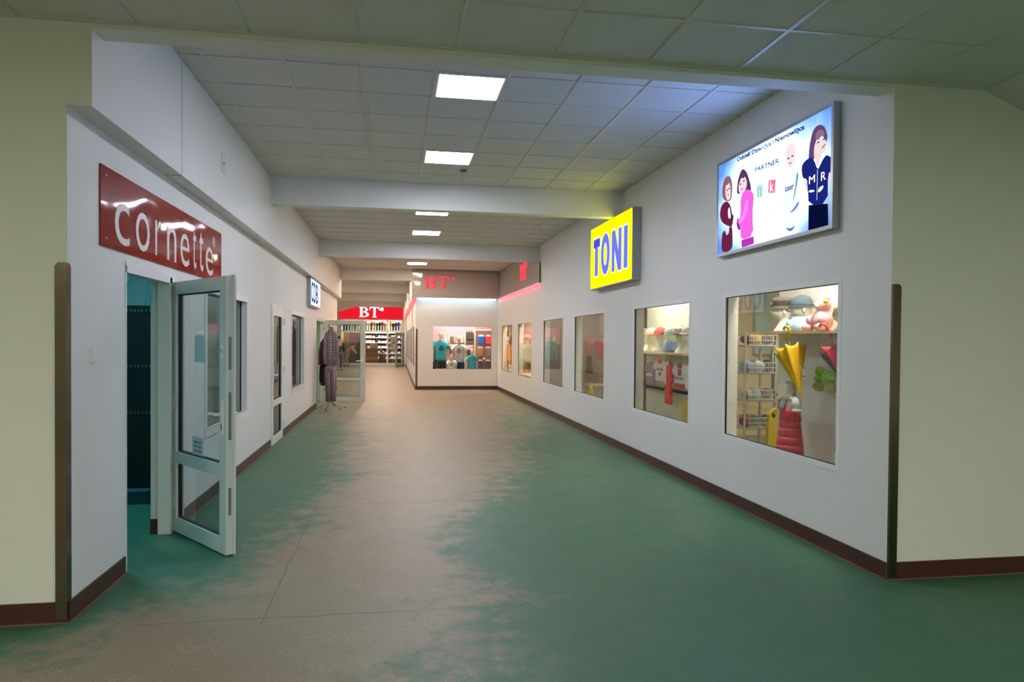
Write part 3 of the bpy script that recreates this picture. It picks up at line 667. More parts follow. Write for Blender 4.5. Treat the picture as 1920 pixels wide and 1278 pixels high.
for y, z in ((6.55, 3.09), (6.51, 3.095), (6.28, 3.09), (6.215, 3.105)): P('printed_eye', [(y+.014, z-.006), (y-.014, z-.006), (y-.014, z+.007), (y+.014, z+.007)], (90, 76, 110), .5, .003)
P('printed_logo_tile', [(5.982, 3.015), (5.862, 3.001), (5.871, 2.888), (5.978, 2.901)], (150, 228, 222), 1.3)
P('printed_logo_tile', [(5.772, 3.015), (5.651, 2.996), (5.663, 2.88), (5.781, 2.907)], (232, 110, 130), 1.2)
RL = glow('lit red letter', (225, 90, 110), 1.1); WLt = glow('lit white letter', (255, 255, 255), 1.5); INKL = glow('lit dark ink', (26, 34, 60), .45); GL = glow('lit faint ink', (170, 196, 214), 1.0)
letters('printed_letter', 'n', KP, 5.958, 5.895, 2.895, 2.985, RL, t, .0006, lift=.0022, offset=-.02)
letters('printed_letter', 'i', KP, 5.846, 5.829, 2.908, 2.985, RL, t, .0006, lift=.0022, offset=-.02)
letters('printed_letter', 'k', KP, 5.745, 5.685, 2.905, 2.995, WLt, t, .0006, lift=.0022, offset=.01)
letters('printed_line', 'Odzież Dziecięca i Niemowlęca', KP, 6.359, 5.23, 3.315-.006, 3.362, INKL, t, .0006, lift=.0012, b_z0=3.290, b_z1=3.350, offset=.03)
letters('printed_line', 'PARTNER', KP, 6.013, 5.602, 3.140, 3.180, INKL, t, .0006, lift=.0012, b_z0=3.122, b_z1=3.170, offset=.03)
letters('printed_line', 'www.       .pl', KP, 5.973, 5.635, 2.700, 2.722, GL, t, .0006, lift=.0012, offset=.03)
letters('printed_line', 'moda', KP, 5.80, 5.68, 2.845, 2.862, GL, t, .0006, lift=.0012)
P('printed_child', [(5.529, 2.907), (5.491, 2.996), (5.443, 3.022), (5.356, 3.013), (5.298, 2.962), (5.269, 2.873), (5.269, 2.716), (5.327, 2.675), (5.279, 2.625), (5.266, 2.479), (5.527, 2.482), (5.54, 2.582), (5.512, 2.687), (5.544, 2.747)], (212, 234, 250), 1.45)
P('printed_fold', [(5.33, 2.99), (5.30, 2.96), (5.33, 2.86), (5.37, 2.76), (5.38, 2.76), (5.345, 2.88)], (110, 150, 200), 1.1, .002)
P('printed_fold', [(5.33, 2.68), (5.44, 2.66), (5.36, 2.70), (5.30, 2.74), (5.28, 2.73)], (100, 140, 205), 1.1, .002)
P('printed_fold', [(5.50, 2.56), (5.40, 2.50), (5.33, 2.56), (5.40, 2.535)], (80, 130, 215), 1.1, .002)
P('printed_hair', [(5.494, 3.116), (5.506, 3.183), (5.484, 3.231), (5.429, 3.251), (5.371, 3.222), (5.345, 3.173), (5.349, 3.1), (5.385, 3.046), (5.433, 3.036), (5.473, 3.067)], (240, 205, 215), 1.3)
P('printed_face', [(5.486, 3.116), (5.494, 3.175), (5.47, 3.205), (5.41, 3.208), (5.362, 3.18), (5.356, 3.11), (5.389, 3.05), (5.433, 3.04), (5.468, 3.07)], (255, 236, 242), .96, .002)
for y, z in ((5.455, 3.125), (5.395, 3.13)): P('printed_eye', [(y+.014, z-.006), (y-.014, z-.006), (y-.014, z+.007), (y+.014, z+.007)], (90, 76, 110), .5, .003)
P('printed_hair', [(5.169, 3.055), (5.161, 3.135), (5.138, 3.2), (5.108, 3.262), (5.04, 3.284), (4.964, 3.251), (4.93, 3.19), (4.917, 3.138), (4.99, 3.06), (5.086, 3.04), (5.13, 2.99), (5.16, 3.01)], (108, 76, 122), .9)
P('printed_face', [(5.055, 3.18), (5.02, 3.222), (4.962, 3.16), (4.931, 3.113), (4.927, 3.072), (4.95, 3.049), (5.0, 3.042), (5.015, 2.977), (5.039, 2.943), (5.081, 3.013), (5.095, 3.087), (5.085, 3.135)], FACE, .93, .002)
P('printed_arm', [(5.226, 2.899), (5.183, 2.895), (5.162, 2.768), (5.212, 2.84)], FACE, .93); P('printed_arm', [(4.905, 2.882), (4.85, 2.859), (4.849, 2.82), (4.878, 2.769)], FACE, .9, .002)
P('printed_jacket', [(5.266, 3.012), (5.209, 3.05), (5.12, 3.053), (5.081, 3.013), (5.038, 2.932), (5.005, 2.964), (4.974, 2.996), (4.925, 3.023), (4.855, 2.976), (4.85, 2.859), (4.905, 2.887), (4.899, 2.646), (5.154, 2.682), (5.166, 2.809), (5.183, 2.9), (5.241, 2.906)], (32, 44, 140), .75, .003)
P('printed_trousers', [(5.154, 2.682), (4.899, 2.646), (4.891, 2.477), (5.152, 2.48)], (14, 20, 70), .6, .002)
P('printed_zip', [(5.043, 2.935), (5.034, 2.935), (5.036, 2.70), (5.044, 2.70)], (200, 210, 245), 1.0, .004)
letters('printed_letter', 'M', KP, 5.15, 5.07, 2.845, 2.905, WLt, t, .0006, lift=.004); letters('printed_letter', 'R', KP, 4.99, 4.93, 2.835, 2.90, WLt, t, .0006, lift=.004)
P('printed_motif', [(5.15, 2.80), (5.07, 2.785), (5.08, 2.77), (5.15, 2.78)], (230, 235, 255), 1.2, .004); P('printed_motif', [(5.02, 2.79), (4.95, 2.80), (4.97, 2.765), (5.03, 2.75)], (230, 235, 255), 1.2, .004)
letters('printed_line', 'coor', KP, 5.50, 5.37, 2.855, 2.892, glow('lit blue ink', (70, 90, 160), .8), t, .0006, lift=.003, offset=.03)
for pts in ([(6.54, 3.045), (6.51, 3.043), (6.51, 3.033), (6.54, 3.035)], [(6.27, 3.045), (6.23, 3.04), (6.235, 3.03), (6.27, 3.035)], [(5.44, 3.085), (5.41, 3.085), (5.41, 3.075), (5.44, 3.075)], [(4.99, 3.09), (4.945, 3.11), (4.945, 3.098), (4.985, 3.08)]): P('printed_mouth', pts, (200, 120, 140), .6, .003)
P('printed_eye', [(5.05, 3.135), (5.02, 3.14), (5.02, 3.15), (5.05, 3.148)], (90, 76, 110), .5, .003); P('printed_eye', [(4.975, 3.14), (4.95, 3.145), (4.95, 3.155), (4.975, 3.152)], (90, 76, 110), .5, .003)
P('printed_hair', [(5.08, 3.20), (5.04, 3.245), (4.96, 3.215), (4.955, 3.165), (5.0, 3.185), (5.03, 3.16), (5.06, 3.17)], (150, 118, 140), .9, .003); P('printed_hair', [(6.585, 3.18), (6.53, 3.195), (6.50, 3.16), (6.55, 3.14), (6.59, 3.14)], (160, 104, 112), .9, .003); P('printed_hair', [(6.30, 3.14), (6.25, 3.20), (6.19, 3.15), (6.22, 3.13), (6.27, 3.15)], (104, 66, 104), .9, .003)
# --- white box on the left wall
t = lightbox((XL, 16, 2.28), 'small white light box with grey letters high on the left wall', XL+.002, XL+.085, 15.02, 16.95, 2.285, 2.86, glow('white lit face', (226, 236, 255), 1.35), tw=.02)
GR = glow('lit grey blue lettering', (70, 90, 150), .45)
for ch, a, b in (('C', 15.13, 15.50), ('D', 15.58, 15.95), ('B', 16.03, 16.38)):
    letters('letter', ch, PL('L', XL+.083), a, b, 2.36, 2.79, GR, t, .001, offset=.02)
for i in range(6):
    z = 2.77-i*.085; poly('printed_dot', [(16.55+.06*math.cos(k*PI/4), z+.016*math.sin(k*PI/4)) for k in range(8)], PL('L', XL+.083), .0005, INKL, t)
# --- red BT sign over the far store
t = thing('store_sign', (-1.4, YS, 2.86), 'red lit fascia sign with two white serif letters over the far store', 'sign')
RF = glow('red lit fascia', (238, 28, 44), 1.0)
F = PL('F', YS-.05)
MB().prism([(-3.40, YS-.05, 2.875), (.48, YS-.05, 2.875), (.48, YS-.05, 3.64), (-2.32, YS-.05, 3.64), (-3.40, YS-.05, 3.31)], (0, .1, 0)).build('panel', RF, t)
WT = glow('white lit lettering', (255, 250, 252), 1.8)
serif('letter', 'B', PL('F', YS-.05), -2.21, -1.60, 2.98, 3.61, WT, t, .01); serif('letter', 'T', PL('F', YS-.05), -1.575, -.965, 2.97, 3.61, WT, t, .01)
letters('registered_mark', '®', F, -.92, -.69, 3.37, 3.59, WT, t, .01, offset=.02)
b = MB().prism([(-3.6, YS-.12, 3.31), (-3.40, YS-.12, 3.31), (-2.32, YS-.12, 3.64), (-2.32, YS-.12, 3.80), (-3.6, YS-.12, 3.80)], (0, .05, 0)).build('trim_10', WALL); tag(b, 'sloping white boxing cutting the corner of the red sign', 'boxing', kind='structure')
b = box('trim_11', (-2.32, XB-.13, YS-.12, YS-.07, 3.645, 3.80), WALL); tag(b, 'white boxing strip over the red sign', 'boxing', kind='structure')
# --- glass panels with red letters on the mannequin block
GP = mat('smoked acrylic panel', (176, 172, 168), .08); wavy(GP, .15, 2.5)
RN = glow('red neon lettering', (255, 70, 88), 1.15); RND = glow('deep red letter face', (225, 48, 66), .9)
t = thing('letter_panel', (1.9, 22.3, 2.93), 'grey glass panel with two red serif letters above the mannequin window', 'sign panel')
box('panel', (.53, 3.24, 22.28, 22.295, 2.93, 3.77), GP, t); box('side_panel', (.53, .54, 22.295, YF, 2.93, 3.77), GP, t)
F2 = PL('F', 22.27)
for ch, a, b_ in (('B', .924, 1.285), ('T', 1.315, 1.677)): serif('letter', ch, F2, a, b_, 3.20, 3.575, RN, t, .02); 
letters('registered_mark', '°', F2, 1.74, 1.86, 3.47, 3.57, RN, t, .01, offset=.01)
for x in (.8, 2.0, 3.0): MB().tube([(x, 22.275, 3.0), (x, 22.36, 3.0)], .01).build('standoff', ALU, t)
t = thing('letter_panel', (3.21, 19, 2.93), 'glass panel with red letters high on the right wall, seen edge-on', 'sign panel')
box('panel', (3.245, 3.257, 16.32, 22.27, 2.93, 3.77), GP, t); box('end_pane', (3.245, 3.257, 15.86, 16.32, 2.93, 3.41), mat('greenish glass end', (168, 182, 170), .1), t)
F3 = PL('R', 3.243)
for ch, a, b_ in (('B', -18.30, -17.86), ('T', -17.80, -17.36)): serif('letter', ch, F3, a, b_, 3.14, 3.56, RN, t, .02)
# neon tubes
PK = glow('pink red neon', (255, 60, 80), 9.0); WHN = glow('cool white neon', (205, 235, 255), 16.0)
def neon(p, q, m, label, ledge):
    t = thing('neon_tube', p, label, 'neon tube'); MB().tube([p, q], .013, 8).build('tube', m, t); box('ledge', ledge, WALL, t)
    n = max(3, int((Vector(q)-Vector(p)).length/1.5)); c = MB()
    for i in range(n):
        v = Vector(p).lerp(Vector(q), (i+.5)/n); c.box(v.x-.016, v.x+.016, v.y-.016, v.y+.016, v.z+.006, ledge[4]+.002)
    c.build('clips', ALU, t)
neon((3.25, 15.9, 2.885), (3.25, 22.25, 2.885), PK, 'red neon tube under the glass panel on the right wall', (3.24, XR, 15.86, 22.27, 2.91, 2.93))
neon((.70, 22.5, 2.885), (3.19, 22.5, 2.885), WHN, 'cool white neon tube over the mannequin window', (.56, 3.20, 22.30, YF, 2.91, 2.93))
neon((.59, 22.8, 2.885), (.59, 44.8, 2.885), PK, 'long red neon tube running above the receding side windows', (.53, XB-.006, YF, YS-.2, 2.91, 2.949))

# ---- wall bits
t = thing('light_switch', (XL, 4.61, 1.437), 'white light switch on the left wall near the corner', 'switch')
MB().box(XL, XL+.009, 4.565, 4.655, 1.437, 1.522).build('plate', PVC, t); MB().prism([(XL+.009, 4.58, 1.45), (XL+.009, 4.64, 1.45), (XL+.013, 4.64, 1.51), (XL+.009, 4.58, 1.51)], (.003, 0, 0)).build('rocker', PVC, t)
t = thing('inspection_hatch', (XU, 7.3, 3.2), 'small pale hatch cover on the upper left band', 'hatch')
MB().box(XU, XU+.004, 7.225, 7.39, 3.20, 3.40).build('cover', mat('hatch cover', (200, 214, 214), .4), t); MB().tube([(XU+.004, 7.31, 3.3), (XU+.009, 7.31, 3.3)], .01).build('latch', BLACK, t)
box('panel_joint', (XU-.002, XU+.0012, 5.945, 5.951, ZU, H2), mat('joint shadow', (90, 94, 96), .8), s_)
for y in (5.948,): box('panel_joint', (XL, XU, y-.004, y+.004, ZU-.0015, ZU+.002), mat('joint shadow', (90, 94, 96), .8), s_)
t = thing('ceiling_sensor', (.86, 9.0, H2-.02), 'small dark round detector on the ceiling after the second light', 'detector'); MB().loft([(.86, 9.12, H2-.022, .03, .03), (.86, 9.12, H2-.002, .045, .045)], 16).build('dome', mat('detector grey', (90, 96, 96), .5), t, True)
t = thing('wall_bracket', (-3.55, 30, 3.1), 'thin bent metal bracket on the far left wall before the red sign', 'bracket')
MB().tube([(-3.55, 33, 3.45), (-3.0, 33.2, 3.2), (-2.85, 33.2, 3.12)], .02).build('arm', ALU, t); MB().ball((-2.83, 33.2, 3.1), .06, 8, 6).build('knob', ALU, t)

# ================================================================== PEOPLE-SHAPED THINGS
def R3(a): return Matrix.Rotation(a, 4, 'Z')
def mannequin(x, y, z0, h, ang, shirt, bottom, label, group=None, legcut=0.0, bare=False, skirt=False, hat=None, print_m=None, hair=None):
    t = thing('mannequin', (x, y, z0), label, 'mannequin', group)
    M = Matrix.Translation((x, y, z0)) @ R3(ang) @ Matrix.Scale(h, 4)      # built 1 unit tall, facing -y
    def mb(): b = MB(); b.M = M; return b
    b = mb()
    b.loft([(0, 0, .46, .085, .06), (0, 0, .52, .095, .065), (0, .004, .60, .075, .052), (0, 0, .70, .09, .06), (0, .003, .77, .10, .055), (0, .006, .81, .085, .045), (0, .004, .83, .035, .033), (0, 0, .875, .029, .03)], 14)
    b.ball((0, -.012, .93), (.042, .052, .066), 14, 10); b.ball((0, -.064, .925), (.007, .012, .014), 6, 5); b.ball((0, -.055, .90), (.015, .008, .005), 6, 4)
    for s in (-1, 1):
        b.ball((s*.043, -.01, .93), (.006, .011, .017), 6, 5)
        b.tube([(s*.095, .004, .80), (s*.125, .01, .70), (s*.135, .0, .61), (s*.14, -.03, .50)], [.028, .026, .021, .015], 8)
        b.ball((s*.141, -.036, .475), (.012, .016, .03), 8, 6)
        lz = [(s*.05, 0, .50), (s*.052, -.004, .38), (s*.05, 0, .27), (s*.048, .01, .15), (s*.045, .01, .04)]; lr = [.056, .048, .034, .034, .02]
        kz = [i for i, p in enumerate(lz) if p[2] > legcut]
        pts = [lz[i] for i in kz]; rr = [lr[i] for i in kz]
        if legcut and len(pts) < 5: pts.append((s*.05, 0, legcut)); rr.append(rr[-1])
        b.tube(pts, rr, 8)
        if not legcut: b.ball((s*.047, -.03, .018), (.022, .06, .018), 8, 5)
    b.build('body', SKIN if not bare else POLY, t, True)
    if shirt:
        b = mb(); b.loft([(0, 0, .475, .108, .078), (0, 0, .55, .102, .072), (0, 0, .62, .094, .066), (0, 0, .71, .104, .07), (0, .003, .78, .112, .062), (0, .006, .815, .09, .05), (0, .005, .83, .05, .042)], 16)
        for s in (-1, 1): b.tube([(s*.085, .005, .805), (s*.125, .008, .73), (s*.137, .008, .68)], [.04, .04, .044], 10)
        sh = b.build('t_shirt', shirt, t, True)
        b = mb(); b.tube([(.045*math.cos(k*PI/6), .04*math.sin(k*PI/6)+.003, .829) for k in range(13)], .006, 5); b.build('collar', print_m or shirt, sh, True)
        if print_m:
            b = mb(); b.box(-.045, .045, -.075, -.066, .70, .708); b.box(-.05, .05, -.075, -.066, .675, .685); b.box(-.02, .02, -.075, -.066, .715, .74); b.box(-.035, .03, -.075, -.066, .66, .667); b.build('chest_print', print_m, sh)
    if bottom:
        b = mb()
        if skirt: b.loft([(0, 0, .25, .13, .10), (0, 0, .40, .115, .085), (0, 0, .52, .095, .07)], 16)
        else:
            b.loft([(0, 0, .45, .108, .08), (0, 0, .50, .10, .074), (0, 0, .53, .095, .07)], 14)
            for s in (-1, 1): b.tube([(s*.052, 0, .48), (s*.058, -.002, .40), (s*.06, -.002, .33)], [.06, .062, .062], 10)
        b.build('shorts' if not skirt else 'skirt', bottom, t, True)
    if hair:
        b = mb(); b.ball((0, .004, .95), (.048, .052, .055), 12, 8); b.build('hair', hair, t, True)
    if hat:
        b = mb(); b.loft([(0, 0, .94, .10, .10), (0, 0, .955, .06, .065), (0, 0, .985, .052, .056), (0, 0, 1.0, .035, .04)], 14); b.build('hat', hat, t, True)
    return t
TEAL = cloth('turquoise', (36, 160, 176)); NAVY = cloth('navy', (34, 46, 92)); BRN = cloth('dark brown', (52, 36, 34)); LGR = cloth('light grey', (196, 190, 188)); WHT = cloth('white', (232, 228, 226)); BLK = cloth('black', (24, 24, 28))
mannequin(1.485, 23.25, .07, 1.80, .12, TEAL, BRN, 'tall mannequin in a turquoise t-shirt and dark shorts, left in the facing window', print_m=BLK)
mannequin(2.10, 23.4, .05, 1.70, -.1, LGR, NAVY, 'mannequin in a light grey t-shirt and navy trousers, centre of the facing window', print_m=cloth('plum', (90, 50, 70)))
mannequin(2.505, 23.15, .04, 1.26, .05, TEAL, TEAL, 'child mannequin in a turquoise top, right in the facing window')
mannequin(1.835, 23.1, .03, 1.09, 0, WHT, WHT, 'small child mannequin in a white t-shirt with a dark oval print', print_m=BRN)
mannequin(1.18, 23.75, .03, 1.76, 0, BLK, BRN, 'white headed mannequin cut off by the left edge of the facing window', bare=True)
tag(box('wall_display_pink', (.85, 3.45, 24.35, 24.4, 0, 2.95), mat('mottled pink display wall', (206, 140, 160), .7, noise=.35, nscale=5)), 'mottled pink display wall behind the turquoise mannequins', 'wall', kind='structure')
# merchandise on that wall
def pack(name, x, y, z0, z1, wd, m, label, group, top=None, d=.04):
    t = thing(name, (x, y, z0), label, 'clothing pack', group)
    MB().box(x-wd/2, x+wd/2, y-d, y, z0, z1-(z1-z0)*.18).build('garment', m, t)
    MB().prism([(x-wd/2, y-d*.7, z1-(z1-z0)*.18), (x+wd/2, y-d*.7, z1-(z1-z0)*.18), (x+wd*.3, y-d*.7, z1), (x-wd*.3, y-d*.7, z1)], (0, d*.5, 0)).build('header_card', top or WHT, t)
    MB().tube([(x, y-d, z1-.01), (x, y+.05, z1)], .004, 5).build('hook', CHROME, t); return t
t = thing('merchandise_frame', (3.0, 24.1, .3), 'tall cream framed panel of hanging packs at right in the facing window', 'display stand')
MB().box(2.72, 3.34, 24.12, 24.14, .3, 1.92).build('backing', mat('mauve panel', (132, 92, 104), .7), t)
for b_ in ((2.70, 3.36, 24.10, 24.15, 1.92, 1.97), (2.70, 2.73, 24.10, 24.15, .3, 1.92), (3.33, 3.36, 24.10, 24.15, .3, 1.92)): box('frame_bar', b_, mat('cream bar', (240, 214, 186), .5), t)
pack('clothing_pack', 2.92, 24.11, 1.47, 1.78, .22, cloth('blue', (20, 84, 176)), 'blue clothing pack hanging at the top of the cream framed panel', 'coloured packs on the framed panel')
pack('clothing_pack', 3.17, 24.11, 1.47, 1.78, .18, cloth('red', (232, 52, 58)), 'red clothing pack hanging at the top of the cream framed panel', 'coloured packs on the framed panel')
DK = cloth('dark plum', (70, 48, 58)); OC = cloth('ochre', (150, 104, 74))
pack('clothing_pack', 2.89, 24.11, 1.04, 1.38, .20, OC, 'ochre brown pack in the middle row, left', 'brown packs on the framed panel', top=cloth('pale mauve', (205, 176, 196)))
pack('clothing_pack', 3.16, 24.11, 1.04, 1.38, .20, cloth('taupe', (118, 98, 90)), 'taupe pack in the middle row, right', 'brown packs on the framed panel', top=cloth('pale mauve', (205, 176, 196)))
pack('clothing_pack', 2.89, 24.11, .62, .93, .20, DK, 'dark plum pack in the bottom row, left', 'dark packs on the framed panel', top=cloth('pale mauve', (205, 176, 196)))
pack('clothing_pack', 3.16, 24.11, .62, .93, .20, DK, 'dark plum pack in the bottom row, right', 'dark packs on the framed panel', top=cloth('pale mauve', (205, 176, 196)))
t = thing('wall_badge', (3.0, 24.1, .95), 'small round white badge between the packs', 'badge'); MB().tube([(3.03, 24.105, .97), (3.03, 24.09, .97)], .04, 14).build('disc', POLY, t)
t = thing('merchandise_frame', (2.55, 24.2, .3), 'narrow cream framed panel with grey goods between the mannequins', 'display stand')
box('backing', (2.37, 2.68, 24.2, 24.22, .3, 1.9), mat('mauve panel', (132, 92, 104), .7), t)
for b_ in ((2.37, 2.395, 24.18, 24.23, .3, 1.9), (2.66, 2.70, 24.16, 24.23, .3, 2.1)): box('frame_bar', b_, mat('cream bar', (240, 214, 186), .5), t)
for i, (z0, z1, c, n) in enumerate(((1.62, 1.86, (72, 62, 62), 'upper dark grey folded stack'), (1.46, 1.58, (84, 70, 74), 'lower dark grey folded stack'), (1.26, 1.43, (196, 166, 156), 'pale beige folded stack'))):
    t = thing('folded_stack', (2.53, 24.15, z0), n + ' on the narrow framed panel', 'folded clothes')
    for k in range(3): box('folded_garment', (2.41, 2.65, 24.08, 24.19, z0+(z1-z0)*k/3+.003, z0+(z1-z0)*(k+1)/3), cloth('stack %d' % i, c), t)
cols = [((240, 160, 170), 'pink'), ((236, 228, 190), 'cream'), ((238, 168, 178), 'rose'), ((74, 96, 34), 'olive'), ((238, 130, 140), 'coral'), ((244, 200, 205), 'blush'), ((230, 222, 228), 'white'), ((236, 150, 150), 'salmon')]
for i, (c, n) in enumerate(cols):
    pack('clothing_pack', 1.62+i*.105, 24.33, 1.50, 1.76, .085, cloth('pack '+n, c), n + ' pack in the upper row behind the mannequins', 'packs on the pink wall', top=WHT)
for i, (c, n) in enumerate((((176, 150, 196), 'lilac'), ((120, 44, 56), 'maroon'), ((232, 92, 110), 'hot pink'))):
    pack('clothing_pack', 1.80+i*.10, 24.33, 1.15, 1.44, .09, cloth('pack '+n, c), n + ' pack in the lower row between the two tall mannequins', 'packs on the pink wall')
box('packs_rail', (1.55, 2.38, 24.30, 24.34, 1.77, 1.79), mat('cream bar', (240, 214, 186), .5)); tag(bpy.context.scene.objects['packs_rail'], 'cream rail carrying the upper row of packs', 'rail'); bpy.context.scene.objects['packs_rail'].name = 'display_rail'

# pink-lit right windows
tag(box('display_platform', (3.5, 4.59, 16.6, 24.6, .0, .66), mat('beige platform', (222, 196, 150), .7)), 'beige platform inside the pink-lit windows on the right', 'platform')
mannequin(3.80, 20.2, .22, 1.56, .5, cloth('pale grey', (202, 212, 212)), cloth('khaki', (142, 118, 76)), 'mannequin in a pale shirt, khaki shorts and wide white hat, fifth window on the right', legcut=.285, hat=WHT)
mannequin(3.72, 23.35, .22, 1.5, .3, cloth('beige print', (196, 150, 110)), cloth('tan', (160, 130, 86)), 'mannequin in beige clothes at the farthest right window', legcut=.295, hair=cloth('pale pink hat', (240, 210, 196)))
t = thing('table_lamp', (3.80, 24.0, .66), 'khaki lampshade on a slim stand at the farthest right window', 'lamp')
MB().loft([(3.98, 24.1, 1.60, .11, .11), (3.98, 24.1, 1.88, .075, .075)], 16).build('shade', cloth('khaki shade', (140, 120, 82)), t, True); MB().tube([(3.98, 24.1, .66), (3.98, 24.1, 1.62)], .012).build('stem', ALU, t); MB().loft([(3.98, 24.1, .66, .09, .09), (3.98, 24.1, .68, .08, .08)], 14).build('base', ALU, t)
t = thing('folded_stack', (3.62, 21.9, .66), 'low pile of pale folded shirts at the farthest right window', 'folded clothes')
for k in range(4): box('folded_garment', (3.53, 3.72, 21.7, 22.1, .662+k*.04, .70+k*.04), [LGR, WHT, cloth('blush stack', (230, 180, 160)), WHT][k], t)

# ---- hanging garments
def shirt_outline(w, h, sl=.28):
    return [(-w*.34, 0), (w*.34, 0), (w*.33, h*.58), (w*.44, h*.52), (w*.52, h*.70), (w*.34, h*.93), (w*.14, h), (0, h*.95), (-w*.14, h), (-w*.34, h*.93), (-w*.52, h*.70), (-w*.44, h*.52), (-w*.33, h*.58)]
def hung(name, pl, u, z0, w, h, m, label, cat='garment', group=None, d=.05, out=None, parts=(), hook=True, rz=None):
    O, U, V, N = pl; c = O + U*u + V*z0
    t = thing(name, c, label, cat, group)
    P_ = [O + U*(u+p[0]) + V*(z0+p[1]) for p in (out or shirt_outline(w, h))]
    b = MB(); n = len(P_); mid = [p + N*d*.5 for p in P_]
    cen = sum((p for p in P_), Vector())/n
    fr = [(cen + (p-cen)*.94) + N*d for p in P_]
    b.add([*P_, *mid, *fr], [tuple(range(n))[::-1], tuple(2*n+i for i in range(n))] + [(i, (i+1) % n, n+(i+1) % n, n+i) for i in range(n)] + [(n+i, n+(i+1) % n, 2*n+(i+1) % n, 2*n+i) for i in range(n)])
    g = b.build('garment', m, t)
    for pn, (a, b_, c0, c1), pm in parts:
        q = MB(); q.prism([O+U*(u+a)+V*(z0+c0)+N*(d+.001), O+U*(u+b_)+V*(z0+c0)+N*(d+.001), O+U*(u+b_)+V*(z0+c1)+N*(d+.001), O+U*(u+a)+V*(z0+c1)+N*(d+.001)], N*.004).build(pn, pm, g)
    if hook:
        top = O + U*u + V*(z0+h) + N*d*.5
        MB().tube([top - V*.03, top + V*.04, top + V*.07 + U*.02, top+V*.05+U*.04], .004, 6).build('hanger_hook', CHROME, t)
        MB().tube([top - V*.03, top - V*.06 + U*w*.3], .006, 6).tube([top - V*.03, top - V*.06 - U*w*.3], .006, 6).build('hanger', ALU, t)
    return t
# ---- first window display (right)
tag(box('display_shelf', (3.66, 3.98, 4.9, 6.86, 1.675, 1.70), WOOD), 'pale wooden shelf of heads and plush in the nearest right window', 'shelf')
def head(x, y, z, s, ang, label, cat='bust', group=None, skin=POLY, neck=True):
    t = thing('display_bust', (x, y, z), label, cat, group)
    M = Matrix.Translation((x, y, z)) @ R3(ang) @ Matrix.Scale(s, 4); b = MB(); b.M = M      # faces -y, about 1 unit tall
    b.loft([(0, 0, 0, .26, .24), (0, 0, .06, .25, .22), (0, .02, .15, .19, .17), (0, .05, .25, .14, .15), (0, .05, .36, .14, .15), (0, .02, .42, .16, .20), (0, -.01, .48, .19, .26), (0, -.01, .58, .215, .29), (0, 0, .68, .225, .30), (0, .01, .78, .22, .29), (0, .02, .88, .18, .24), (0, .02, .95, .11, .15), (0, .02, .98, .04, .05)], 18)
    b.ball((0, -.29, .60), (.035, .06, .06), 8, 6); b.ball((0, -.26, .50), (.07, .035, .025), 8, 5)
    for s2 in (-1, 1): b.ball((s2*.22, .02, .60), (.03, .05, .09), 8, 6); b.ball((s2*.085, -.255, .665), (.045, .03, .02), 8, 5)
    b.build('head', skin, t, True); return t, M
def cap(t, M, m, kind, m2=None):
    b = MB(); b.M = M
    if kind == 'bucket':
        b.loft([(0, 0, .68, .29, .36), (0, 0, .71, .27, .34), (0, 0, .76, .245, .32), (0, 0, .95, .225, .29), (0, .01, 1.03, .19, .25), (0, .01, 1.05, .05, .08)], 18); h = b.build('hat', m, t, True)
        q = MB(); q.M = M; q.loft([(0, 0, .77, .250, .325), (0, 0, .92, .236, .303)], 18, cap=False); q.build('hat_band', m2, h, True)
        q = MB(); q.M = M; q.box(-.08, .00, -.325, -.30, .86, .88); q.box(-.09, -.03, -.33, -.305, .82, .84); q.build('white_lettering', WHT, h)
        q = MB(); q.M = M; q.box(.01, .09, -.325, -.30, .81, .87); q.build('red_patch', cloth('red', (232, 52, 58)), h)
    elif kind == 'beanie':
        b.loft([(0, -.01, .68, .25, .32), (0, 0, .76, .255, .325), (0, 0, .86, .24, .305), (0, .02, .97, .17, .22), (0, .03, 1.02, .06, .09)], 18); h = b.build('hat', m, t, True)
        q = MB(); q.M = M; q.tube([(.256*math.cos(k*PI/9), .327*math.sin(k*PI/9)-.01, .69) for k in range(19)], .02, 6); q.build('hat_cuff', m, h, True)
    else:
        b.loft([(0, -.01, .70, .25, .32), (0, 0, .80, .25, .32), (0, .01, .92, .20, .26), (0, .01, 1.0, .08, .11)], 18); h = b.build('hat', m, t, True)
        q = MB(); q.M = M; q.prism([(-.18, -.26, .72), (-.15, -.48, .69), (0, -.55, .68), (.15, -.48, .69), (.18, -.26, .72)], (0, 0, .025)); q.build('brim', m2 or m, h)
        q = MB(); q.M = M; q.ball((0, .01, 1.0), .03, 6, 5); q.build('button', m2 or m, h)
    return h
fa = math.atan2(-.80, -.55)      # turn heads towards the left of the window
t, M = head(3.82, 6.54, 1.70, .335, -1.9, 'white display head in a brown bucket hat on the wooden shelf'); cap(t, M, cloth('grey brown', (98, 94, 82)), 'bucket', cloth('dark brown band', (44, 34, 30)))
t, M = head(3.82, 6.20, 1.70, .34, -1.9, 'white display head in a slate beanie and pale blue scarf on the wooden shelf'); cap(t, M, cloth('slate', (66, 82, 96)), 'beanie')
b = MB(); b.M = M; b.loft([(0, -.0, 0, .30, .30), (0, -.02, .12, .33, .34), (0, -.02, .24, .27, .30), (0, -.02, .36, .22, .27), (0, 0, .42, .19, .22)], 16); b.ball((0.06, -.30, .18), (.12, .12, .16), 10, 7); b.build('scarf', cloth('pale blue', (164, 196, 232)), t, True)
PINK = mat('pink plush fur', (242, 186, 192), .95, noise=.12, nscale=40, bump=.8, bscale=120)
t = thing('teddy_bear', (3.82, 5.86, 1.70), 'pink plush bear with a yellow bow sitting on the wooden shelf', 'plush toy')
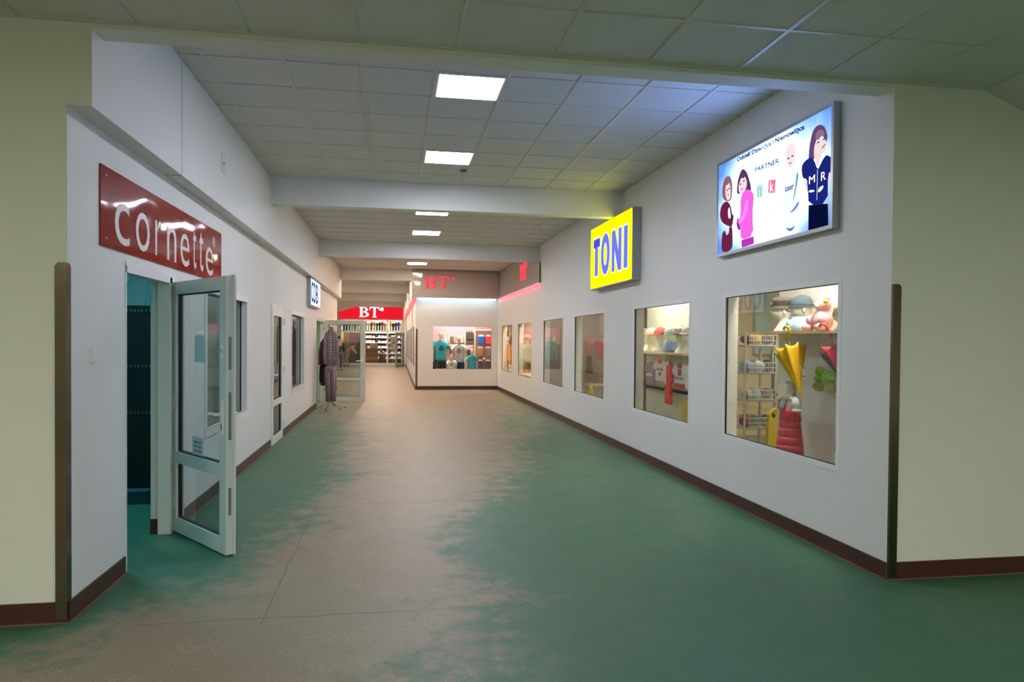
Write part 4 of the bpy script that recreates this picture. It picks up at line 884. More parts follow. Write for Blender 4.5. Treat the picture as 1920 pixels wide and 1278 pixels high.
MB().ball((3.82, 5.86, 1.80), (.095, .095, .105), 16, 12, .05).build('body', PINK, t, True)
hd = MB().ball((3.82, 5.85, 1.935), (.07, .072, .068), 16, 12, .05).build('head', PINK, t, True)
MB().ball((3.755, 5.845, 1.925), (.028, .03, .024), 10, 8).build('muzzle', mat('pale plush', (250, 224, 222), .9), hd, True); MB().ball((3.728, 5.845, 1.932), .008, 6, 5).build('nose', BRN, hd, True)
for yy in (5.80, 5.90): MB().ball((3.82, yy, 1.99), (.02, .027, .027), 10, 8).build('ear', PINK, t, True)
for yy in (5.77, 5.95): MB().ball((3.775, yy, 1.80), (.06, .035, .05), 10, 8, .06).build('arm', PINK, t, True); MB().ball((3.74, yy+(.01 if yy > 5.85 else -.01), 1.735), (.065, .04, .035), 10, 8, .06).build('leg', PINK, t, True)
t2 = MB().ball((3.80, 5.785, 1.965), (.02, .03, .022), 8, 6).ball((3.79, 5.82, 1.96), (.012, .012, .012), 6, 5).ball((3.80, 5.79, 1.935), (.02, .024, .02), 8, 6).build('bow', mat('yellow ribbon', (240, 190, 90), .5), t, True)
MB().ball((3.74, 5.97, 1.735), (.02, .022, .02), 8, 6).build('pink_flower', mat('hot pink', (214, 96, 140), .6), t, True)
t, M = head(3.82, 5.60, 1.70, .20, -1.7, 'small display form with a green camouflage hat at the right end of the shelf', skin=cloth('green base', (150, 176, 120))); cap(t, M, mat('camouflage cloth', (92, 92, 58), .9, noise=.75, nscale=30), 'bucket', mat('camouflage cloth', (92, 92, 58)))
def umbrella(top, tip, r, m, handle_m, label, hook, m2=None, ns=8):
    t = thing('umbrella', tip, label, 'umbrella'); a = Vector(top); b_ = Vector(tip); ax = (b_-a); L = ax.length; ax.normalize()
    e1 = ax.cross(Vector((1, 0, 0))).normalized(); e2 = ax.cross(e1)
    K = 48; vs = []; fs = []; prof = [(0.02, .62), (0.0, 1.0), (.10, .93), (.28, .72), (.5, .47), (.72, .25), (.9, .10), (1, .04)]
    for (s, q) in prof:
        for i in range(K):
            th = 2*PI*i/K; fold = 1 - .28*abs(math.sin(th*ns/2))**.7*(1-s)
            zig = (.035 if s == 0.0 else 0)*abs(math.sin(th*ns/2))
            rr = r*q*fold; vs.append(a + ax*(L*s+zig) + e1*rr*math.cos(th) + e2*rr*math.sin(th))
    for j in range(len(prof)-1):
        for i in range(K): fs.append((j*K+i, j*K+(i+1) % K, (j+1)*K+(i+1) % K, (j+1)*K+i))
    fs.append(tuple((len(prof)-1)*K+i for i in range(K)))
    c = MB().add(vs, fs).build('canopy', m, t, True)
    if m2:
        me = c.data; me.materials.append(m2)
        for p in me.polygons:
            i = p.index % K
            if (i // 6) % 2 == 0: p.material_index = 1
    hk = [Vector(h) for h in hook]
    MB().tube([a + ax*L*.3, hk[0]], .006, 6).build('shaft', ALU, t, True)
    MB().tube(hk, .012, 8).build('handle', handle_m, t, True); MB().tube([b_ - ax*.02, b_ + ax*.05], .006, 6).build('ferrule', handle_m, t)
    rb = MB()
    for i in range(ns):
        th = 2*PI*i/ns; p = a + e1*r*.97*math.cos(th) + e2*r*.97*math.sin(th); rb.ball(p - ax*.012, .007, 6, 5)
    rb.build('rib_tips', handle_m, t)
    return t
YU = mat('yellow umbrella nylon', (238, 184, 20), .45, noise=.12, nscale=8); YH = mat('yellow plastic', (246, 206, 40), .35)
umbrella((3.66, 6.12, 1.545), (3.66, 5.92, 1.10), .15, YU, YH, 'yellow child umbrella hanging from the wooden shelf', [(3.66, 6.14, 1.62), (3.655, 6.12, 1.72), (3.645, 6.13, 1.745), (3.64, 6.17, 1.75), (3.64, 6.19, 1.735), (3.64, 6.195, 1.715)])
umbrella((3.70, 5.46, 1.56), (3.68, 5.16, 1.12), .15, cloth('red nylon', (196, 40, 62)), mat('red plastic', (224, 50, 60), .4), 'red and black umbrella hanging at the right end of the shelf', [(3.69, 5.52, 1.64), (3.67, 5.55, 1.72), (3.65, 5.56, 1.75), (3.64, 5.60, 1.755), (3.64, 5.62, 1.74)], BLK)
t = thing('price_tag', (3.65, 5.86, 1.28), 'small white price tag beside the yellow umbrella', 'tag'); box('card', (3.645, 3.648, 5.83, 5.88, 1.27, 1.315), POLY, t); box('printed_mark', (3.643, 3.6445, 5.845, 5.865, 1.285, 1.30), INK, t); MB().tube([(3.647, 5.855, 1.315), (3.66, 5.97, 1.40)], .0015, 4).build('string', WHT, t)
FR = mat('lime green plush', (150, 214, 40), .9, bump=.6, bscale=120); FR2 = mat('pale green plush', (172, 184, 96), .9, bump=.6, bscale=120)
t = thing('plush_frog', (3.9, 5.9, 1.13), 'lime green plush frog hanging on the white partition', 'plush toy')
MB().ball((3.90, 5.88, 1.27), (.05, .085, .08), 12, 9).build('body', FR2, t, True); MB().ball((3.88, 5.97, 1.33), (.045, .05, .045), 12, 9).build('head', FR, t, True); MB().ball((3.845, 5.965, 1.36), .018, 8, 6).build('eye', POLY, t, True)
for p, r in (((3.88, 5.98, 1.26), (.035, .08, .035)), ((3.88, 5.80, 1.29), (.035, .07, .035))): MB().ball(p, r, 10, 8).build('arm', FR, t, True)
for p in ((3.87, 5.97, 1.19), (3.87, 5.80, 1.19)): MB().ball(p, (.045, .085, .045), 10, 8).build('leg', FR2, t, True)
MB().tube([(3.90, 5.9, 1.34), (3.98, 5.9, 1.45)], .003, 5).build('string', WHT, t)
# child dress form
RD = mat('coral satin', (214, 70, 84), .45, noise=.08, nscale=20); t = thing('dress_form', (3.66, 6.06, 0), 'headless child dress form in a tiered coral dress and white puff sleeves', 'dress form')
cx_, cy_ = 3.66, 6.10
MB().loft([(cx_, cy_, 1.06, .10, .12), (cx_, cy_, 1.11, .055, .062), (cx_, cy_, 1.21, .042, .045), (cx_, cy_, 1.215, .043, .046)], 14).build('neck_form', mat('cream form', (218, 206, 176), .6), t, True)
MB().loft([(cx_, cy_, 1.215, .045, .048), (cx_, cy_, 1.235, .045, .048)], 14).build('chrome_cap', CHROME, t)
bl = MB(); bl.loft([(cx_, cy_, .92, .075, .10), (cx_, cy_, 1.0, .085, .115), (cx_, cy_, 1.07, .08, .115), (cx_, cy_, 1.11, .055, .065)], 16)
for s in (-1, 1): bl.ball((cx_-.01, cy_+s*.125, 1.035), (.05, .04, .062), 12, 9, .08); bl.loft([(cx_-.01, cy_+s*.14, .96, .045, .035), (cx_-.01, cy_+s*.135, .985, .05, .04)], 12)
bl.build('blouse', WHT, t, True)
dr = MB(); dr.loft([(cx_, cy_, .865, .095, .115), (cx_, cy_, .93, .086, .11), (cx_, cy_, .99, .088, .118)], 18); bd = dr.build('bodice', RD, t, True)
for k in range(5):
    z1 = .885-k*.078; r0 = .10+k*.011; MB().loft([(cx_, cy_, z1-.086, r0*.82+.016, r0*.82+.026), (cx_, cy_, z1-.03, r0*.82+.011, r0*.82+.021), (cx_, cy_, z1, r0*.82+.004, r0*.82+.013)], 20).build('dress_tier', RD, t, True)
for s in (-1, 1): MB().tube([(cx_-.09, cy_+s*.05, .985), (cx_-.07, cy_+s*.06, 1.06), (cx_-.0, cy_+s*.065, 1.115), (cx_+.06, cy_+s*.06, 1.06)], .010, 6).build('strap', RD, t, True)
MB().ball((cx_-.09, cy_+.13, .90), (.012, .03, .022), 8, 6).ball((cx_-.10, cy_+.11, .89), .012, 6, 5).build('waist_bow', cloth('plum bow', (90, 60, 72)), t, True)
MB().loft([(cx_-.09, cy_, .975, .012, .06), (cx_-.086, cy_, 1.0, .012, .05)], 12).build('grey_trim', cloth('grey trim', (140, 120, 124)), t, True)
MB().tube([(cx_, cy_, .02), (cx_, cy_, .60)], .012).build('stand_pole', CHROME, t); MB().loft([(cx_, cy_, 0, .12, .12), (cx_, cy_, .02, .11, .11)], 18).build('stand_base', CHROME, t)
PLG = cloth('grey plaid', (136, 128, 142), .4)
hung('plaid_scarf', PL('R', 3.66), -5.33, .68, .10, .46, PLG, 'grey plaid garment hanging at the right edge of the nearest right window', d=.03, out=[(-.045, 0), (.035, .02), (.045, .2), (.02, .46), (-.01, .46), (-.03, .25)], hook=True)
tag(box('display_post', (3.47, 3.57, 6.98, 7.16, 0, 2.95), CREAM), 'cream post at the left edge of the nearest right window', 'post')
# basket rack
t = thing('basket_rack', (4.9, 9.1, 0), 'tall grey rack of four wire baskets full of folded clothes', 'rack')
GRM = mat('grey enamel', (176, 172, 160), .4)
for x in (4.69, 5.13):
    for y in (8.93, 9.33): box('post', (x-.014, x+.014, y-.014, y+.014, 0, 1.72), GRM, t)
MB().tube([(5.13, 9.17, 1.70), (5.36, 9.17, 1.70)], .008).build('side_arm', GRM, t)
for z in (1.53, 1.16, .79, .41): MB().box(4.69, 5.13, 8.925, 8.94, z, z+.02).box(4.69, 5.13, 9.32, 9.335, z, z+.02).box(4.685, 4.70, 8.93, 9.33, z, z+.02).box(5.12, 5.135, 8.93, 9.33, z, z+.02).build('shelf_frame', GRM, t)
bc = []
for z in (1.55, 1.18, .81, .43):
    b = MB(); x0, x1, y0, y1, h = 4.71, 5.11, 8.90, 9.32, .135; r = .0028
    for k in range(17): x = x0+(x1-x0)*k/16; b.box(x-r, x+r, y0-r, y0+r, z, z+h); b.box(x-r, x+r, y1-r, y1+r, z, z+h); b.box(x-r, x+r, y0, y1, z, z+r*2)
    for k in range(9): y = y0+(y1-y0)*k/8; b.box(x0-r, x0+r, y-r, y+r, z, z+h); b.box(x1-r, x1+r, y-r, y+r, z, z+h)
    for zz in (z, z+h*.5, z+h): b.box(x0, x1, y0-r*1.6, y0+r*1.6, zz, zz+r*3); b.box(x0, x1, y1-r*1.6, y1+r*1.6, zz, zz+r*3); b.box(x0-r*1.6, x0+r*1.6, y0, y1, zz, zz+r*3); b.box(x1-r*1.6, x1+r*1.6, y0, y1, zz, zz+r*3)
    b.build('wire_basket', mat('white wire', (214, 212, 206), .4), t)
cc = [[('plum', (112, 62, 76)), ('mustard', (226, 182, 50)), ('brown', (84, 60, 46))], [('sky blue', (110, 150, 186)), ('grey', (120, 116, 124)), ('pale blue', (178, 194, 208)), ('yellow green', (190, 190, 60)), ('dark', (50, 50, 56))], [('oatmeal', (186, 178, 160)), ('ice', (180, 196, 206)), ('mauve', (120, 100, 108))], [('brick', (150, 66, 50)), ('teal', (80, 110, 110)), ('sage', (130, 134, 112))]]
for bi, (z, cs) in enumerate(zip((1.56, 1.19, .82, .44), cc)):
    for k, (n, c) in enumerate(cs):
        x = 4.76+.30*k/max(1, len(cs)-1); tt = thing('folded_garment', (x, 9.1, z), '%s garment heaped in the %s basket of the rack' % (n, ['top', 'second', 'third', 'bottom'][bi]), 'garment', 'clothes in the wire baskets')
        MB().ball((x, 9.04+.05*(k % 2), z+.075), (.07, .12, .07+.02*((k+bi) % 2)), 12, 8, .22).build('bundle', cloth('heap '+n, c), tt, True)
t = hung('raincoat', PL('F', 8.915), 5.09, .16, .22, .55, mat('yellow raincoat', (214, 186, 52), .5, noise=.1), 'yellow raincoat hanging low beside the wire basket rack', d=.06, out=[(-.10, 0), (.10, 0), (.10, .42), (.03, .55), (-.02, .53), (-.09, .46)])
hung('garment', PL('F', 9.2), 5.28, .85, .16, .8, cloth('pale green knit', (150, 172, 160)), 'pale green garment hanging at the right of the basket rack', d=.06)
tag(box('wall_shop_panel', (6.0, 6.3, 11.1, 11.19, 1.4, 2.9), mat('pale aqua panel', (190, 214, 208), .6)), 'pale aqua wall panel behind the basket rack', 'wall', kind='structure')

# ---- second window display
tag(box('display_shelf', (3.70, 4.05, 8.74, 10.98, 1.415, 1.44), WOOD), 'wooden shelf carrying the row of capped heads', 'shelf')
C2 = [(10.62, 'taupe cap, leftmost of the row', cloth('taupe cap', (132, 114, 102)), 'cap', None), (10.27, 'pale beige cap, second from the left', cloth('beige cap', (196, 178, 160)), 'cap', cloth('rose brim', (180, 120, 110))),
      (9.92, 'red cap, third from the left', cloth('red cap', (200, 62, 56)), 'cap', None), (9.50, 'pale hat and blue scarf, fourth from the left', cloth('pale grey knit', (188, 200, 194)), 'beanie', None),
      (9.14, 'white cap with red brim and black 012', WHT, 'cap', cloth('dark red', (150, 34, 46))), (8.92, 'white cap at the right edge of the second window', WHT, 'cap', None)]
for i, (y, lb_, m1, kd, m2_) in enumerate(C2):
    t, M = head(3.86, y, 1.44, .365, -.75, 'white display head in a ' + lb_, group='capped heads on the second window shelf'); hh = cap(t, M, m1, kd, m2_)
    if i == 3:
        b = MB(); b.M = M; b.loft([(0, 0, 0, .32, .32), (0, -.02, .14, .33, .34), (0, -.02, .30, .27, .30), (0, 0, .44, .19, .22)], 16); b.build('scarf', cloth('blue scarf', (128, 160, 206)), t, True)
    if i == 4:
        v, f = glyph('012', .02); xs = [p[0] for p in v]; out = [M @ Vector((-.13+.26*(p[0]-min(xs))/(max(xs)-min(xs)), -.345+.02*(1-(p[1])), .80+.14*p[1])) for p in v]; link('cap_number', new_me('cap_number', out, f), BLACK, hh)
    if i == 2:
        t, M = head(3.95, 9.72, 1.44, .37, -.75, 'display head in a dark green cap behind the red one', group='capped heads on the second window shelf'); cap(t, M, cloth('dark green', (62, 76, 66)), 'cap')
RDC = cloth('red trim', (200, 46, 50))
hung('t_shirt', PL('R', 3.93), -9.97, 1.0, .60, .33, WHT, 'white t-shirt with red collar and grey print in the second window', 't-shirt', 'shirts under the shelf', parts=[('collar', (-.07, .07, .27, .325), RDC), ('chest_print', (-.12, -.02, .16, .2), cloth('grey print', (120, 104, 100))), ('chest_print', (.02, .12, .16, .2), cloth('grey print', (120, 104, 100))), ('chest_print', (-.05, .05, .09, .14), cloth('grey print', (120, 104, 100)))])
hung('t_shirt', PL('R', 3.95), -10.47, .92, .42, .36, cloth('lilac grey', (142, 124, 160)), 'lilac t-shirt at the left of the second window', 't-shirt', 'shirts under the shelf', parts=[('stripe', (-.13, .13, .14, .18), WHT)])
t = hung('tracksuit', PL('R', 3.88), -9.56, .70, .26, .61, cloth('bright red', (226, 52, 50)), 'red and white tracksuit hanging between the two white shirts', 'tracksuit', None, parts=[('white_panel', (-.10, -.03, .28, .56), WHT), ('collar', (-.05, .05, .56, .61), WHT)])
t = hung('t_shirt', PL('R', 3.90), -9.16, .96, .58, .34, WHT, 'white football shirt with red crest and red hem in the second window', 't-shirt', 'shirts under the shelf', parts=[('collar', (-.08, .08, .27, .33), RDC), ('crest', (-.06, .06, .17, .26), cloth('crest red', (170, 60, 66))), ('hem', (-.19, .19, .0, .06), RDC)])
letters('shirt_lettering', 'POLSKA', PL('R', 3.845), 9.30, 9.02, 1.075, 1.11, cloth('crest red', (170, 60, 66)), t, .002, offset=.01)
tag(box('display_rail', (4.0, 4.05, 8.74, 10.98, .86, .90), BRN), 'dark rail below the shirts in the second window', 'rail')
hung('raincoat', PL('R', 3.98), -9.1, .38, .40, .42, mat('yellow raincoat', (214, 186, 52), .5), 'yellow raincoat hanging low in the second window', d=.05)
# ---- third window: hanging clothes
t = thing('clothes_rail', (4.35, 15, 0), 'chrome clothes rail in the third right window', 'rail')
MB().tube([(4.40, 13.9, 1.70), (4.40, 16.05, 1.70)], .012).build('bar', CHROME, t)
for y in (13.95, 16.0): MB().tube([(4.40, y, 0), (4.40, y, 1.70)], .012).build('post', CHROME, t)
for y, w_, z0, h, c, n in ((15.66, .42, 1.28, .32, (232, 110, 66), 'orange top'), (15.35, .22, 1.0, .58, (150, 130, 140), 'grey mauve top'), (15.05, .36, 1.25, .36, (206, 62, 100), 'raspberry pink top'), (14.75, .34, 1.22, .38, (214, 70, 90), 'coral pink top'), (14.45, .3, .8, .8, (150, 120, 50), 'ochre dress')):
    hung('garment', PL('R', 4.42), -y, z0, w_, h, cloth(n, c), n + ' hanging on the chrome rail in the third window', 'garment', 'clothes on the chrome rail', d=.04)
hung('skirt', PL('R', 4.43), -15.66, .86, .42, .40, cloth('dark ochre', (86, 64, 34)), 'dark ochre skirt hanging under the orange top', 'skirt', None, d=.05, out=[(-.2, 0), (.2, 0), (.15, .4), (-.15, .4)], hook=False)
hung('garment', PL('R', 4.148), -14.6, .15, .3, .5, mat('yellow raincoat', (214, 186, 52), .5), 'yellow garment low at the right of the third window', 'garment', None, d=.05)
t = thing('display_figure', (4.3, 15.0, 0), 'small grey side table under the hanging pink clothes', 'table')
t.name = 'side_table'; MB().box(4.15, 4.6, 14.4, 15.2, .62, .65).build('table_top', GRM, t)
for x in (4.18, 4.57):
    for y in (14.43, 15.17): box('leg', (x-.012, x+.012, y-.012, y+.012, 0, .62), GRM, t)

# ---- left shops
DKB = mat('near black lacquer', (7, 9, 13), .45)
t = thing('display_cabinet', (-2.7, 7.0, 0), 'tall black cabinet with dotted rows inside the open doorway', 'cabinet')
# built across the doorway view
MB().box(-2.62, -2.30, 7.35, 7.75, .05, 1.90).build('cabinet_body', DKB, t)
b = MB()
for z in (1.84, 1.30, .85):
    for k in range(8): b.box(-2.59+k*.034, -2.578+k*.034, 7.343, 7.351, z, z+.02)
b.build('dot_rows', mat('dull brass', (96, 96, 90), .4), t)
box('plinth', (-2.60, -2.32, 7.37, 7.73, 0, .05), BLACK, t)
t = thing('side_shelf', (-3.0, 8.0, 0), 'dark shelf with pale packets at the left inside the doorway', 'shelf')
box('upright', (-3.10, -3.06, 7.9, 8.4, 0, 1.85), DKB, t); box('upright', (-2.70, -2.66, 7.9, 8.4, 0, 1.85), DKB, t); box('back', (-3.06, -2.70, 8.36, 8.38, 0, 1.85), DKB, t)
for z in (.25, .65, 1.05, 1.45, 1.8): box('shelf_board', (-3.06, -2.70, 7.9, 8.36, z, z+.02), DKB, t)
for i, z in enumerate((.67, 1.07, 1.47)):
    for k in range(4):
        x = -3.02+k*.085; tt = thing('packet', (x, 8.0, z), ['pale packet', 'grey packet', 'white packet', 'teal packet'][k] + ' on the %s board of the dark side shelf' % ['lower', 'middle', 'upper'][i], 'packet', 'packets on the dark side shelf')
        MB().box(x-.03, x+.03, 7.91, 8.2, z, z+.26).build('wrap', mat('packet %d' % k, [(150, 170, 170), (90, 100, 104), (180, 190, 190), (70, 120, 124)][k], .5), tt)
t = thing('rod_frame', (-2.6, 7.5, 1.9), 'thin teal metal rod frame standing on the black cabinet', 'frame')
TR = mat('teal rod', (20, 110, 124), .4)
MB().tube([(-2.53, 7.5, 2.42), (-2.60, 7.5, 2.10)], .006, 6).build('rod', TR, t); MB().tube([(-2.565, 7.5, 2.26), (-2.32, 7.5, 2.20)], .006, 6).build('rod', TR, t)
for x in (-2.42, -2.385): MB().tube([(x+.02, 7.5, 2.235), (x-.02, 7.5, 1.90)], .005, 6).build('rod', TR, t)
t = thing('floor_strip_light', (-2.5, 7.3, .05), 'dim pale blue box on the floor in front of the black cabinet', 'box'); MB().box(-2.62, -2.33, 7.2, 7.34, .0, .11).build('box_body', mat('pale blue card', (52, 78, 88), .6), t); box('lid', (-2.625, -2.325, 7.195, 7.345, .11, .125), mat('pale blue card', (52, 78, 88), .6), t); t.name = 'floor_box'
tag(box('wall_window_backing', (-2.22, -2.19, 7.0, 9.3, 0, 2.4), mat('pale reflection panel', (214, 200, 190), .6)), 'added pale panel imitating a reflection in the left window by the open door', 'wall', kind='structure')  # added panel, its pale tone stands in for a reflection in the glass
tag(box('wall_window_backing', (-2.75, -2.70, 12.6, 16.1, 0, 2.6), CREAM), 'cream display backing behind the coats', 'wall', kind='structure')
# coats in the left window
t = thing('coat_rail', (-2.2, 16, 1.9), 'grey rail box over the coats in the second left window', 'rail'); box('rail_box', (-2.30, -2.12, 13.4, 16.1, 1.84, 1.93), GRM, t); MB().tube([(-2.2, 13.6, 1.78), (-2.2, 16.0, 1.78)], .01).build('bar', ALU, t)
for x in (13.8, 15.8): box('bracket', (-2.21, -2.19, x, x+.02, 1.78, 1.84), GRM, t); box('drop_rod', (-2.21, -2.19, x, x+.02, 1.93, 2.85), GRM, t)
for yy, c, n, w_ in ((15.6, (36, 50, 58), 'dark teal coat', .56), (14.9, (60, 76, 86), 'slate blue coat', .5), (14.3, (110, 112, 128), 'grey plaid jacket', .46)):
    hung('coat', PL('L', -2.24), yy, .78, w_, .95, cloth(n, c), n + ' hanging inside the second left window', 'coat', 'coats in the left window', d=.10)

# ================================================================== GARMENT STAND IN THE CORRIDOR
def plaid():
    m = bpy.data.materials.new('plaid pyjama cloth'); m.use_nodes = True; nt = m.node_tree; N = nt.nodes; L = nt.links; b = N['Principled BSDF']; b.inputs['Roughness'].default_value = .9
    g = N.new('ShaderNodeTexCoord'); sp = N.new('ShaderNodeSeparateXYZ'); L.new(g.outputs['Object'], sp.inputs[0])
    def stripe(src, k, th, ph=0):
        a = N.new('ShaderNodeMath'); a.operation = 'MULTIPLY_ADD'; a.inputs[1].default_value = k; a.inputs[2].default_value = ph; L.new(src, a.inputs[0])
        s = N.new('ShaderNodeMath'); s.operation = 'SINE'; L.new(a.outputs[0], s.inputs[0]); c = N.new('ShaderNodeMath'); c.operation = 'GREATER_THAN'; c.inputs[1].default_value = th; L.new(s.outputs[0], c.inputs[0]); return c.outputs[0]
    def mix(f, a, c):
        n = N.new('ShaderNodeMix'); n.data_type = 'RGBA'; L.new(f, n.inputs[0])
        for i, q in ((6, a), (7, c)):
            if isinstance(q, tuple): n.inputs[i].default_value = q
            else: L.new(q, n.inputs[i])
        return n.outputs[2]
    sx = N.new('ShaderNodeMath'); sx.operation = 'ADD'; L.new(sp.outputs[0], sx.inputs[0]); L.new(sp.outputs[1], sx.inputs[1])
    c = mix(stripe(sp.outputs[2], 110, .1), srgb(92, 50, 58), srgb(132, 108, 114)); c = mix(stripe(sx.outputs[0], 120, .25), c, srgb(78, 44, 54)); c = mix(stripe(sp.outputs[2], 220, .78, 1), c, srgb(186, 172, 174)); c = mix(stripe(sx.outputs[0], 60, .96), c, srgb(180, 168, 172))
    L.new(c, b.inputs['Base Color']); return m
PLAID = plaid(); SX, SY = -1.45, 16.62
t = thing('garment_stand', (SX, SY, 0), 'chrome garment stand with splayed black-tipped feet beside the left wall', 'clothes stand')
MB().tube([(SX, SY, .13), (SX, SY, 1.98)], .013).build('pole', CHROME, t)
for i in range(6):
    a = .35+i*PI/3; p = (SX+.33*math.cos(a), SY+.42*math.sin(a), .016); MB().tube([(SX, SY, .16), p], .010, 7).build('leg', CHROME, t); MB().ball(p, (.02, .02, .014), 8, 6).build('foot', BLACK, t)
MB().tube([(SX, SY, 1.98), (SX+.02, SY, 2.02), (SX+.05, SY, 2.0)], .006, 6).build('hook', CHROME, t)
t = thing('pyjama_set', (SX+.0, SY-.08, .15), 'maroon and white plaid pyjama set hanging on the corridor stand', 'pyjamas')
x, y = SX+.02, SY-.10
b = MB().loft([(x, y, .98, .12, .08), (x, y, 1.15, .115, .08), (x, y, 1.40, .12, .08), (x, y, 1.60, .12, .08), (x, y, 1.73, .09, .065), (x, y, 1.83, .05, .05), (x, y, 1.86, .045, .045)], 18)
for s in (-1, 1): b.tube([(x+s*.07, y, 1.74), (x+s*.125, y-.01, 1.52), (x+s*.13, y-.03, 1.25), (x+s*.12, y-.05, 1.02)], [.05, .052, .046, .044], 10)
b.build('pyjama_top', PLAID, t, True)
b = MB().loft([(x, y, .85, .115, .08), (x, y, 1.0, .115, .078)], 16)
for s in (-1, 1): b.tube([(x+s*.055, y, .95), (x+s*.06, y, .6), (x+s*.05, y-.01, .17)], [.075, .07, .06], 12)
b.build('pyjama_trousers', PLAID, t, True)
b = MB(); 
for i, z in enumerate((1.60, 1.45, 1.30, 1.15)): b.ball((x, y-.092, z), (.01, .005, .01), 8, 5)
b.build('buttons', WHT, t); MB().tube([(x-.045, y-.03, 1.85), (x, y-.06, 1.80), (x+.045, y-.03, 1.85)], .014, 6).build('collar', PLAID, t, True)
MB().tube([(x, y, 1.86), (x, y, 1.96), (x+.03, y, 1.98), (x+.05, y, 1.95)], .006, 6).build('hanger', POLY, t)
x2, y2 = SX-.10, SY+.12
t = thing('dressing_gown', (x2, y2, .5), 'darker plaid dressing gown with a black sash behind the pyjama set', 'dressing gown')
b = MB().loft([(x2, y2, .52, .13, .09), (x2, y2, .9, .13, .09), (x2, y2, 1.3, .13, .09), (x2, y2, 1.55, .11, .07), (x2, y2, 1.63, .05, .05)], 16); b.tube([(x2-.08, y2-.02, 1.52), (x2-.12, y2-.05, 1.3), (x2-.12, y2-.08, 1.0)], .05, 10); b.build('gown', cloth('dark plaid', (88, 56, 66), .35), t, True)
MB().loft([(x2, y2, .93, .137, .097), (x2, y2, 1.0, .137, .097)], 16).tube([(x2-.11, y2-.07, .97), (x2-.12, y2-.09, .75), (x2-.115, y2-.09, .58)], .028, 8).build('sash', BLK, t, True)

# ================================================================== FAR STORE
yi = YS+.2
tag(box('wall_store_back', (-3.6, 3, 49.0, 49.1, 0, 3.3), IWHITE), 'white back wall of the far store', 'wall', kind='structure')
tag(box('wall_store_left', (-3.75, -3.65, yi, 49, 0, 3.3), IWHITE), 'white side wall of the far store', 'wall', kind='structure')
tag(box('wall_store_right', (1.2, 1.3, yi, 49, 0, 3.3), IWHITE), 'white right side wall of the far store', 'wall', kind='structure')
tag(box('ceiling_store', (-3.7, 3, yi, 49, 3.2, 3.3), IWHITE), 'white ceiling of the far store', 'ceiling', kind='structure')
FST = glow('store lamp', (255, 240, 226), 60)
for i, x in enumerate((-2.6, -1.1, .3)): light(x, 47.2, 3.19, FST, '%s ceiling light inside the far store' % ['left', 'middle', 'right'][i], .6, 1.2)
t = thing('glass_shopfront', (-1.4, YS+.1, 0), 'white framed glass front of the far store below the red sign', 'shop front')
fx = [-3.35, -2.02, -.46, .46]
for a in fx: box('mullion', (a-.05 if a > -3 else a, a+.05 if a < .4 else a+.04, YS+.08, YS+.18, 0, 2.86), PVC, t)
for a, c in zip(fx[:-1], fx[1:]):
    box('transom', (a+.05, c-.05, YS+.09, YS+.17, 2.06, 2.14), PVC, t); box('bottom_rail', (a+.05, c-.05, YS+.09, YS+.17, 0, .10), PVC, t); box('top_rail', (a+.05, c-.05, YS+.09, YS+.17, 2.80, 2.86), PVC, t)
    box('glass_pane', (a+.05, c-.05, YS+.125, YS+.131, .1, 2.06), GLASS, t); box('glass_pane', (a+.05, c-.05, YS+.125, YS+.131, 2.14, 2.80), GLASS, t)
GC = [(60, 50, 66), (90, 84, 110), (120, 110, 128), (236, 220, 206), (150, 100, 84), (240, 236, 224), (238, 232, 214), (232, 230, 226), (200, 214, 214), (240, 238, 236), (160, 90, 40), (228, 216, 120), (70, 130, 136), (40, 60, 60), (180, 90, 70), (230, 170, 150), (200, 120, 60), (240, 216, 120), (50, 60, 40), (66, 62, 130), (84, 76, 150), (230, 190, 196)]
NM = ['charcoal', 'slate violet', 'grey violet', 'cream', 'rust', 'ivory', 'off-white', 'pale grey', 'pale aqua', 'white', 'tobacco', 'pale yellow', 'teal', 'dark green', 'terracotta', 'peach', 'amber', 'lemon', 'olive', 'indigo', 'violet', 'blush']
for i, (c, n) in enumerate(zip(GC, NM)):
    x = -3.2+i*.172
    if abs(x+.46) < .06: continue
    hung('garment', PL('F', 46.3), x, 2.16, .19, .50+.04*(i % 3), cloth('store %d' % i, c), '%s garment in the top hanging row of the far store%s' % (n, ['', ', left half', ', right half'][0 if i % 2 else 0]), 'garment', 'garments hanging high in the far store', d=.10)
t = thing('store_rail', (-1.3, 46.35, 2.72), 'long chrome rail of the top hanging row in the far store', 'rail'); MB().tube([(-3.3, 46.33, 2.76), (.6, 46.33, 2.76)], .015).build('bar', CHROME, t)
for x in (-3.3, -1.3, .6): MB().tube([(x, 46.33, 2.76), (x, 46.33, 3.2)], .012).build('drop_rod', CHROME, t)
t = thing('store_shelving', (-1.3, 48, 0), 'dark backed shelving with white boards in the far store', 'shelving')
box('back_panel', (-3.3, .5, 48.4, 48.44, 0, 2.05), mat('plum back panel', (104, 70, 76), .7), t)
for z in (2.0, 1.68, 1.34, 1.0, .62, .3): box('shelf_board', (-2.0, .5, 48.0, 48.4, z, z+.045), mat('white board', (240, 232, 228), .5), t)
for x in (-2.0, -1.2, -.4, .45): box('upright', (x, x+.04, 48.0, 48.4, 0, 2.0), mat('plum back panel', (104, 70, 76)), t)
k = 0
